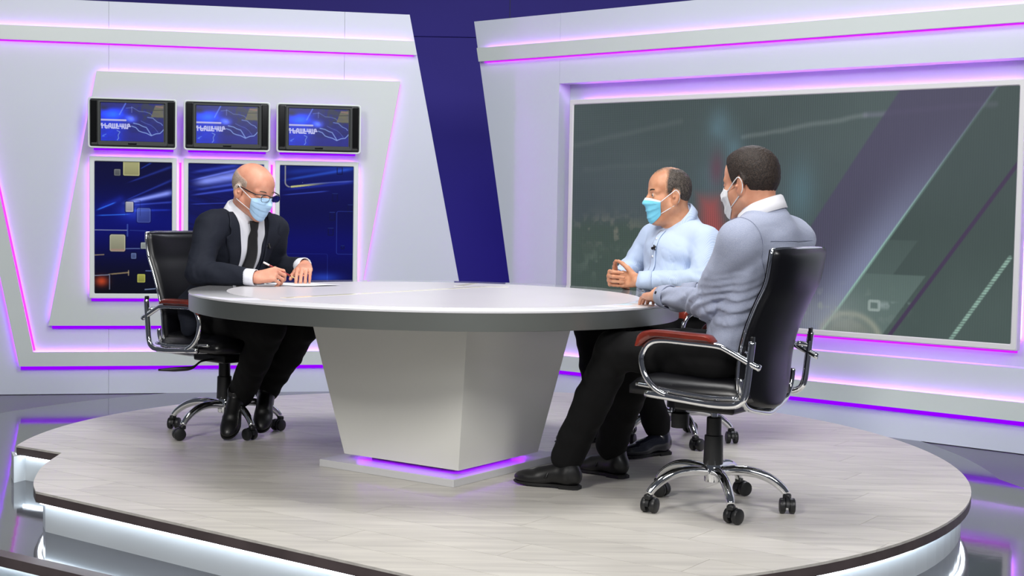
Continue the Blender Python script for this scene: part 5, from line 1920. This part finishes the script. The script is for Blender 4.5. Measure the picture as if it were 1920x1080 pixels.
def jdisp(P):
    dE = np.minimum(np.linalg.norm(P - EA[0], axis=-1), np.linalg.norm(P - EA[1], axis=-1))
    return 0.0034 * wn(P * V3(1, 1, 1.4), 8, 21) + 0.0016 * crease(P * V3(1, 1, 1.5), 7, 22) + 0.0035 * np.exp(-(dE / 0.09) ** 2) * wn(P * V3(1.5, .6, 1), 22, 23)
field_object('jacket', J, SUIT, pa, 0.0055, smooth_it=1, disp=jdisp)
Jbase = Field(); torsoA(Jbase, 0.006)
for s in (1, -1):
    zs = np.linspace(1.055, 0.76, 26)
    lw = np.interp(zs, [0.76, 0.86, 0.955, 0.960, 0.985, 0.990, 1.06], [0.026, 0.048, 0.074, 0.050, 0.050, 0.060, 0.026])
    Yg = np.stack([(vwidth(zs) + 0.001 + lw * t) * s for t in np.linspace(0, 1, 6)], 1)
    Zg = np.repeat(zs[:, None], 6, 1)
    Pg = on_front(Jbase, Yg, Zg, 0.6, 0.0075)
    if s < 0:
        Pg = Pg[:, ::-1]
    sheet('lapel', Pg, 0.004, SUIT, pa)
collar(pa, V3(0.128, 0, 1.052), unit(V3(0.42, 0, 0.90)), (1, 0, -0.4), SHIRT_WHITE, r=0.066, h=0.042, fall=0.046, gap=8, point=0.040, dip=0.022)
# tie
zs = np.linspace(1.020, 0.735, 26)
tw = np.interp(zs, [0.735, 0.95, 0.975, 1.0, 1.02], [0.040, 0.025, 0.018, 0.023, 0.025])
Yg = np.stack([tw * t + 0.004 for t in np.linspace(-1, 1, 7)], 1)
Pt = on_front(shA, Yg, np.repeat(zs[:, None], 7, 1), 0.6, 0.006)
Pt[..., 0] += 0.004 * (1 - np.linspace(-1, 1, 7)[None] ** 2) + np.interp(zs, [0.94, 0.985, 1.02], [0, 0.010, 0.014])[:, None]
sheet('tie', Pt[:, ::-1], 0.004, TIE, pa)
for i, s in ((0, -1), (1, 1)):
    dW = unit(WA[i] - EA[i])
    cuff(pa, WA[i] + dW * 0.002, dW, 0.034, SHIRT_WHITE, 0.050, 1.02)
pm = on_front(Jbase, np.array([0.085]), np.array([0.905]), 0.6, 0.006)[0]
lapel_mic(pa, pm, (0.1, 0.2, -1), (1, 0.2, 0))
trousers(pa, hipsA, kneesA, anklesA, 0.560, r_hip=0.095, r_knee=0.075, r_ank=0.062)
shoe(pa, (0.060, 0.050, 0.0), -52, SHOE_BLACK, SOLE, 34, lift=0.158, loafer=False)
shoe(pa, (0.035, 0.235, 0.0), -46, SHOE_BLACK, SOLE, 32, lift=0.158, loafer=False)

# pen in the right hand: a thing of its own
Rz = Matrix.Rotation(rad(CHAIRS['A'][1]), 3, 'Z')
def worldA(p):
    return Rz @ Vector(tuple(p)) + Vector((CHAIRS['A'][0][0], CHAIRS['A'][0][1], 0))
p_end, p_tip = V3(0.458, -0.128, 0.839), V3(0.522, 0.006, 0.765)
po = worldA(p_tip)
pen = empty('pen', tuple(po))
tag(pen, 'slim red and white pen held in the hand of the bald man', 'pen')
def penpt(t):
    return tuple(worldA(lerp(p_tip, p_end, t)) - po)
PEN_WHITE = mat('pen_white', rgb(232, 228, 226), 0.3)
PEN_RED = mat('pen_red', rgb(140, 36, 36), 0.3)
PEN_WOOD = mat('pen_tip_tan', rgb(206, 172, 120), 0.5)
tube('barrel', [penpt(0.16), penpt(0.5), penpt(0.82)], 0.0042, PEN_RED, pen, 10, 3)
tube('end_cap', [penpt(0.82), penpt(1.0)], 0.0044, PEN_WHITE, pen, 10, 3)
tube('tip', [penpt(0.0), penpt(0.16)], [0.0012, 0.0042], PEN_WOOD, pen, 10, 3)

# ================================================================== man in the striped light blue shirt (middle)
pb = person_root('B', 'man in light blue striped shirt and blue mask with clasped hands on the table')
SKIN_B = skin_mat('skin_tan', rgb(206, 152, 120), rgb(188, 130, 98))
SHIRT_B = cloth_mat('blue_striped_shirt_cloth', rgb(176, 194, 222), rgb(194, 207, 229), (0.0046, (0.12, 1.0, 0.0)), rough=0.85)
hB = Head((0.058, -0.012, 1.168), -20, 2, 0, (0.95, 0.98, 1.06))
NbB = V3(-0.005, 0, 1.035)
SB = [V3(0.005, -0.185, 0.965), V3(-0.015, 0.185, 0.965)]
EB = [V3(0.070, -0.285, 0.800), V3(0.060, 0.262, 0.785)]
WB = [V3(0.268, -0.128, 0.779), V3(0.268, 0.045, 0.776)]
hipsB = [V3(-0.05, -0.10, 0.57), V3(-0.05, 0.10, 0.57)]
kneesB = [V3(0.40, -0.14, 0.555), V3(0.39, 0.16, 0.555)]
anklesB = [V3(0.34, -0.12, 0.13), V3(0.29, 0.25, 0.13)]
hfB = head_field(hB, full=1.06, jowl=0.006)
B = Field()
hB.build(B, full=1.06, jowl=0.006)
B.cone(hB.w(-0.024, 0, -0.040), NbB, 0.064, 0.072, 0.03)
B.cone(NbB, (0.0, 0, 0.90), 0.064, 0.10, 0.03, ((0, 1, 0), 1.2))
B.cone((0.0, 0, 0.90), (-0.02, 0, 0.62), 0.11, 0.12, 0.04, ((0, 1, 0), 1.25))
for i in range(2):
    B.cone(NbB + V3(-0.015, 0, -0.05), SB[i], 0.036, 0.042, 0.03)
    limb(B, [SB[i], EB[i], WB[i]], [0.048, 0.040, 0.028])
    limb(B, [hipsB[i], kneesB[i], anklesB[i]], [0.08, 0.054, 0.038])
hand(B, WB[0], (0.80, 0.58, 0.02), (-0.55, 0.80, -0.05), 1, [(42, 40, 18), (44, 42, 20), (46, 42, 20), (48, 44, 20)], 0.03, s=1.0,
     thumb_to=(0.318, -0.058, 0.862))
hand(B, WB[1], (0.30, -0.95, 0.02), (-0.85, -0.28, -0.30), -1, [(48, 50, 25), (50, 52, 28), (52, 52, 28), (52, 50, 28)], 0.03,
     s=1.0, thumb_to=(0.312, -0.046, 0.862))
field_object('body', B, SKIN_B, pb, 0.010, 0.0030, (((-0.08, 0.19), (0.24, 0.40)), ((-0.19, 0.11),), ((0.735, 0.89), (1.02, 1.32))), 1)
eyes_and_brows(hB, pb, BROW, 1.1)
def regB(q):
    x, y, z = q[..., 0], q[..., 1], q[..., 2]
    line = np.interp(x, [-0.12, -0.06, -0.042, -0.030, -0.004, 0.012, 0.030, 0.036], [-0.055, -0.050, -0.02, 0.02, 0.030, 0.002, 0.000, 0.012])
    front = 0.030 - 0.30 * np.clip(z - 0.06, 0, 1)          # side hair stops here, recedes upwards
    side = sstep(-0.010, 0.024, z - line) * sstep(0.020, -0.030, x - front)
    bald = np.exp(-((x + 0.022) / 0.046) ** 2 - (y / 0.046) ** 2) * sstep(0.07, 0.10, z)
    tuft = np.exp(-((x - 0.040) / 0.040) ** 2 - (y / 0.036) ** 2) * sstep(0.085, 0.105, z)
    t = 0.0085 * side * (1 - 0.82 * np.clip(bald * 1.25, 0, 1)) + 0.0045 * tuft
    return t - 0.0018
hair_object(hB, hfB, regB, HAIR_BLACKGREY, pb, 7, 0.0010)
mask_object(hB, hfB, pb, MASK_CYAN, top=-0.004, bottom=-0.122, wide=62, folds=3, white_band=MASK_WHITE, loops=LOOP)
def torsoB(F, g):
    F.cone((-0.03, 0, 0.62), (-0.005, 0, 0.88), 0.150 + g, 0.135 + g, 0.05, ((0, 1, 0), 1.30))
    F.ell((0.045, 0, 0.720), (0.150 + g, 0.175 + g, 0.140 + g), None, 0.05)
    F.ell((0.000, 0, 0.905), (0.132 + g, 0.195 + g, 0.120 + g), None, 0.05)
    F.cone(SB[0] + V3(-.01, .02, 0), SB[1] + V3(-.01, -.02, 0), 0.064 + g, 0.064 + g, 0.05)
    for i in range(2):
        F.cone(NbB + V3(-0.015, 0, -0.026), SB[i], 0.056 + g, 0.058 + g, 0.05)
S = Field()
torsoB(S, 0.0)
S.cone(NbB + V3(-0.030, 0, -0.05), NbB + V3(-0.022, 0, 0.030), 0.092, 0.070, 0.05)
for i, s in ((0, -1), (1, 1)):
    limb(S, [SB[i] + V3(0, 0.008 * s, 0), EB[i], lerp(EB[i], WB[i], 0.90)], [0.068, 0.058, 0.042], 0.025)
def bdisp(P):
    dE = np.minimum(np.linalg.norm(P - EB[0], axis=-1), np.linalg.norm(P - EB[1], axis=-1))
    fore = np.exp(-((np.linalg.norm(P - lerp(EB[1], WB[1], .4), axis=-1)) / 0.13) ** 2)
    return 0.0035 * wn(P * V3(1, 1, 1.3), 8, 31) + 0.0014 * crease(P * V3(1, 1, 1.2), 9, 32) + 0.0055 * np.exp(-(dE / 0.10) ** 2) * wn(P * V3(1.2, .7, 1), 20, 33) \
        + 0.005 * fore * crease(P * V3(.8, 1.6, .8), 12, 34)
field_object('shirt', S, SHIRT_B, pb, 0.0055, smooth_it=1, disp=bdisp)
Sb = Field(); torsoB(Sb, 0.0)
collar(pb, NbB + V3(0.012, 0.0, 0.034), unit(hB.w(-0.02, 0, -0.05) - NbB), (1, -0.08, -0.15), SHIRT_B, r=0.074, h=0.036, fall=0.044, gap=26, point=0.040, dip=0.046)
zs = np.linspace(1.005, 0.66, 24)
Pp = on_front(Sb, np.stack([np.full(24, t) for t in np.linspace(-0.017, 0.017, 5)], 1), np.repeat(zs[:, None], 5, 1), 0.6, 0.0045)
pk = sheet('placket', Pp[:, ::-1], 0.003, SHIRT_B, pb)
BUTTON = mat('white_button', rgb(234, 236, 240), 0.35)
for zb in (0.965, 0.885, 0.805, 0.725):
    c = on_front(Sb, np.array([0.0]), np.array([zb]), 0.6, 0.0070)[0]
    nb = grad(Sb, c[None])[0]
    tube('button', [c - nb * 0.001, c + nb * 0.0015], 0.0058, BUTTON, pb, 12, 1, smooth_path=False)
lapel_mic(pb, on_front(Sb, np.array([0.012]), np.array([0.925]), 0.6, 0.006)[0], (0, -0.9, -0.4), (1, 0.2, 0.1))
for i in range(2):
    dW = unit(WB[i] - EB[i])
    cuff(pb, WB[i] - dW * 0.010, dW, 0.040, SHIRT_B, 0.062, 1.10)
dW = unit(WB[0] - EB[0])
wt = tube('wristwatch', [WB[0] + dW * 0.006 + (math.cos(a) * unit(np.cross(dW, V3(0, 0, 1))) * 0.033 + math.sin(a) * V3(0, 0, 1) * 0.029) for a in np.linspace(0, 2 * PI, 20, endpoint=False)],
          0.007, MIC, pb, 8, 1, closed=True, smooth_path=False)
trousers(pb, hipsB, kneesB, anklesB, 0.565, r_hip=0.100, r_knee=0.076, r_ank=0.060, wide=1.05)
shoe(pb, (0.225, 0.262, 0.0), 4, SHOE_NAVY, SOLE, 0, loafer=False)
shoe(pb, (0.285, -0.13, 0.0), -6, SHOE_NAVY, SOLE, 0, loafer=False)

# ================================================================== man in the grey shirt (right, seen from behind)
pc_ = person_root('C', 'dark haired man in grey shirt with white collar, nearest the camera, seen from behind')
SKIN_C = skin_mat('skin_fair', rgb(216, 162, 134), rgb(202, 142, 114))
SHIRT_C = cloth_mat('grey_blue_shirt_cloth', rgb(150, 158, 182), rgb(166, 172, 192), rough=0.85)
COLLAR_W = cloth_mat('white_collar_cloth', rgb(236, 236, 242), rough=0.8)
hC = Head((-0.118, 0.0, 1.196), -10, 4, 0, (0.96, 1.0, 1.02))
NbC = V3(-0.178, 0, 1.06)
SC = [V3(-0.205, -0.166, 1.000), V3(-0.165, 0.182, 1.000)]
EC = [V3(-0.015, -0.285, 0.785), V3(-0.020, 0.130, 0.772)]
WC = [V3(0.285, -0.210, 0.776), V3(0.272, -0.050, 0.776)]
hipsC = [V3(-0.06, -0.09, 0.57), V3(-0.06, 0.09, 0.57)]
kneesC = [V3(0.40, -0.17, 0.565), V3(0.395, 0.060, 0.565)]
anklesC = [V3(0.60, -0.285, 0.135), V3(0.625, 0.010, 0.125)]
hfC = head_field(hC)
B = Field()
hC.build(B)
B.cone(hC.w(-0.030, 0, -0.030), NbC, 0.060, 0.068, 0.03)
B.cone(NbC, (-0.17, 0, 0.90), 0.060, 0.09, 0.03, ((0, 1, 0), 1.25))
B.cone((-0.17, 0, 0.90), (-0.09, 0, 0.62), 0.10, 0.10, 0.04, ((0, 1, 0), 1.3))
for i in range(2):
    B.cone(NbC + V3(-0.01, 0, -0.05), SC[i], 0.036, 0.042, 0.03)
    limb(B, [SC[i], EC[i], WC[i]], [0.046, 0.039, 0.027])
    limb(B, [hipsC[i], kneesC[i], anklesC[i]], [0.075, 0.052, 0.036])
hand(B, WC[1], (0.72, -0.68, -0.06), (-0.05, 0.05, -1.0), -1, [(8, 24, 20), (10, 26, 22), (12, 28, 22), (14, 28, 22)], 0.03,
     ((0.75, 0.60, 0.20), (0.9, 0.05, 0.15)))
hand(B, WC[0], (-0.10, 0.97, 0.26), (0.05, 0.20, -0.97), 1, [(10, 16, 12), (12, 18, 14), (14, 20, 14), (16, 22, 16)], 0.10,
     ((0.6, 0.75, 0.2), (0.85, 0.4, 0.2)))
field_object('body', B, SKIN_C, pc_, 0.010, 0.0030, (((-0.23, 0.04), (0.16, 0.36)), ((-0.22, 0.11),), ((0.735, 0.83), (1.04, 1.34))), 1)
eyes_and_brows(hC, pc_, BROW, 1.1)
def regC(q):
    x, y, z = q[..., 0], q[..., 1], q[..., 2]
    line = np.interp(x, [-0.12, -0.055, -0.043, -0.034, -0.010, 0.010, 0.030, 0.042, 0.056, 0.075, 0.09, 0.12],
                     [-0.062, -0.052, -0.030, 0.012, 0.030, 0.004, -0.002, 0.040, 0.070, 0.098, 0.115, 0.2])
    th = 0.0075 + 0.0055 * sstep(0.03, 0.11, z)
    return (th + 0.002) * sstep(-0.010, 0.022, z - line) - 0.002
hair_object(hC, hfC, regC, HAIR_DARK, pc_, 9, 0.0007)
mask_object(hC, hfC, pc_, MASK_WHITE, top=0.000, bottom=-0.122, wide=66, folds=2, crumple=0.005, seed=3, loops=LOOP)
def torsoC(F, g):
    F.cone((-0.200, -0.05, 1.010), SC[0] + V3(-0.012, 0, -0.006), 0.070 + g, 0.070 + g, 0.06)
    F.cone((-0.10, 0, 0.62), (-0.155, 0, 0.88), 0.118 + g, 0.122 + g, 0.05, ((0, 1, 0), 1.42))
    F.ell((-0.165, 0, 0.915), (0.118 + g, 0.190 + g, 0.125 + g), None, 0.05)
    F.cone(SC[0] + V3(-.01, .02, 0), SC[1] + V3(-.01, -.02, 0), 0.062 + g, 0.062 + g, 0.05)
    for i in range(2):
        F.cone(NbC + V3(-0.010, 0, -0.022), SC[i], 0.064 + g, 0.060 + g, 0.06)
S = Field()
torsoC(S, 0.004)
S.cone(NbC + V3(-0.006, 0, -0.05), NbC + V3(0.006, 0, 0.034), 0.090, 0.070, 0.05)
for i, s in ((0, -1), (1, 1)):
    limb(S, [SC[i] + V3(0, 0.008 * s, 0), EC[i], lerp(EC[i], WC[i], 0.80)], [0.068, 0.056, 0.041], 0.025)
def cdisp(P):
    dE = np.linalg.norm(P - EC[1], axis=-1)
    waist = np.exp(-((P[..., 2] - 0.745) / 0.085) ** 2)
    ripple = np.sin(2 * PI * (P[..., 2] * 24 + 1.5 * wn(P, 3.5, 44) + P[..., 1] * 7 + P[..., 0] * 9))
    return 0.0032 * wn(P * V3(1, 1, 1.3), 8, 41) + 0.0010 * crease(P * V3(1, 1, 1.3), 9, 42) + 0.0045 * waist * ripple \
        + 0.006 * np.exp(-(dE / 0.12) ** 2) * crease(P, 13, 43)
field_object('shirt', S, SHIRT_C, pc_, 0.0055, smooth_it=1, disp=cdisp)
SEAM = mat('grey_seam_thread', rgb(126, 132, 156), 0.9)
seam_ring('yoke_seam', S, V3(-0.16, 0, 1.000), (-1, 0, 0), (0, 1, 0), -52, 52, SEAM, pc_, 0.0009, 26, 0.0028)
seam_ring('sleeve_seam', S, SC[1] + V3(0, -0.030, -0.05), (-0.8, 0.1, -0.1), (0, 0.25, 1), -40, 200, SEAM, pc_, 0.0008)
collar(pc_, NbC + V3(0.012, 0, 0.048), unit(hC.w(-0.024, 0, -0.05) - NbC + V3(-0.02, 0, 0)), (1, 0.1, -0.25), COLLAR_W, r=0.070, h=0.046, fall=0.050, gap=12, point=0.02, dip=0.034)
for i in range(2):
    dW = unit(WC[i] - EC[i])
    cuff(pc_, WC[i] - dW * 0.032, dW, 0.039, SHIRT_C, 0.058, 1.10)
dW = unit(WC[1] - EC[1])
bq = WC[1] - dW * 0.05 + unit(V3(0.5, 0.8, 0.35)) * 0.043
tube('button', [bq, bq + unit(V3(0.5, 0.8, 0.35)) * 0.002], 0.006, MIC, pc_, 12, 1, smooth_path=False)
trousers(pc_, hipsC, kneesC, anklesC, 0.565, r_hip=0.095, r_knee=0.074, r_ank=0.066)
shoe(pc_, (0.560, 0.018, 0.0), 10, SHOE_BLACK, SOLE, 0, loafer=True)
shoe(pc_, (0.525, -0.290, 0.0), -8, SHOE_BLACK, SOLE, 0, loafer=True)
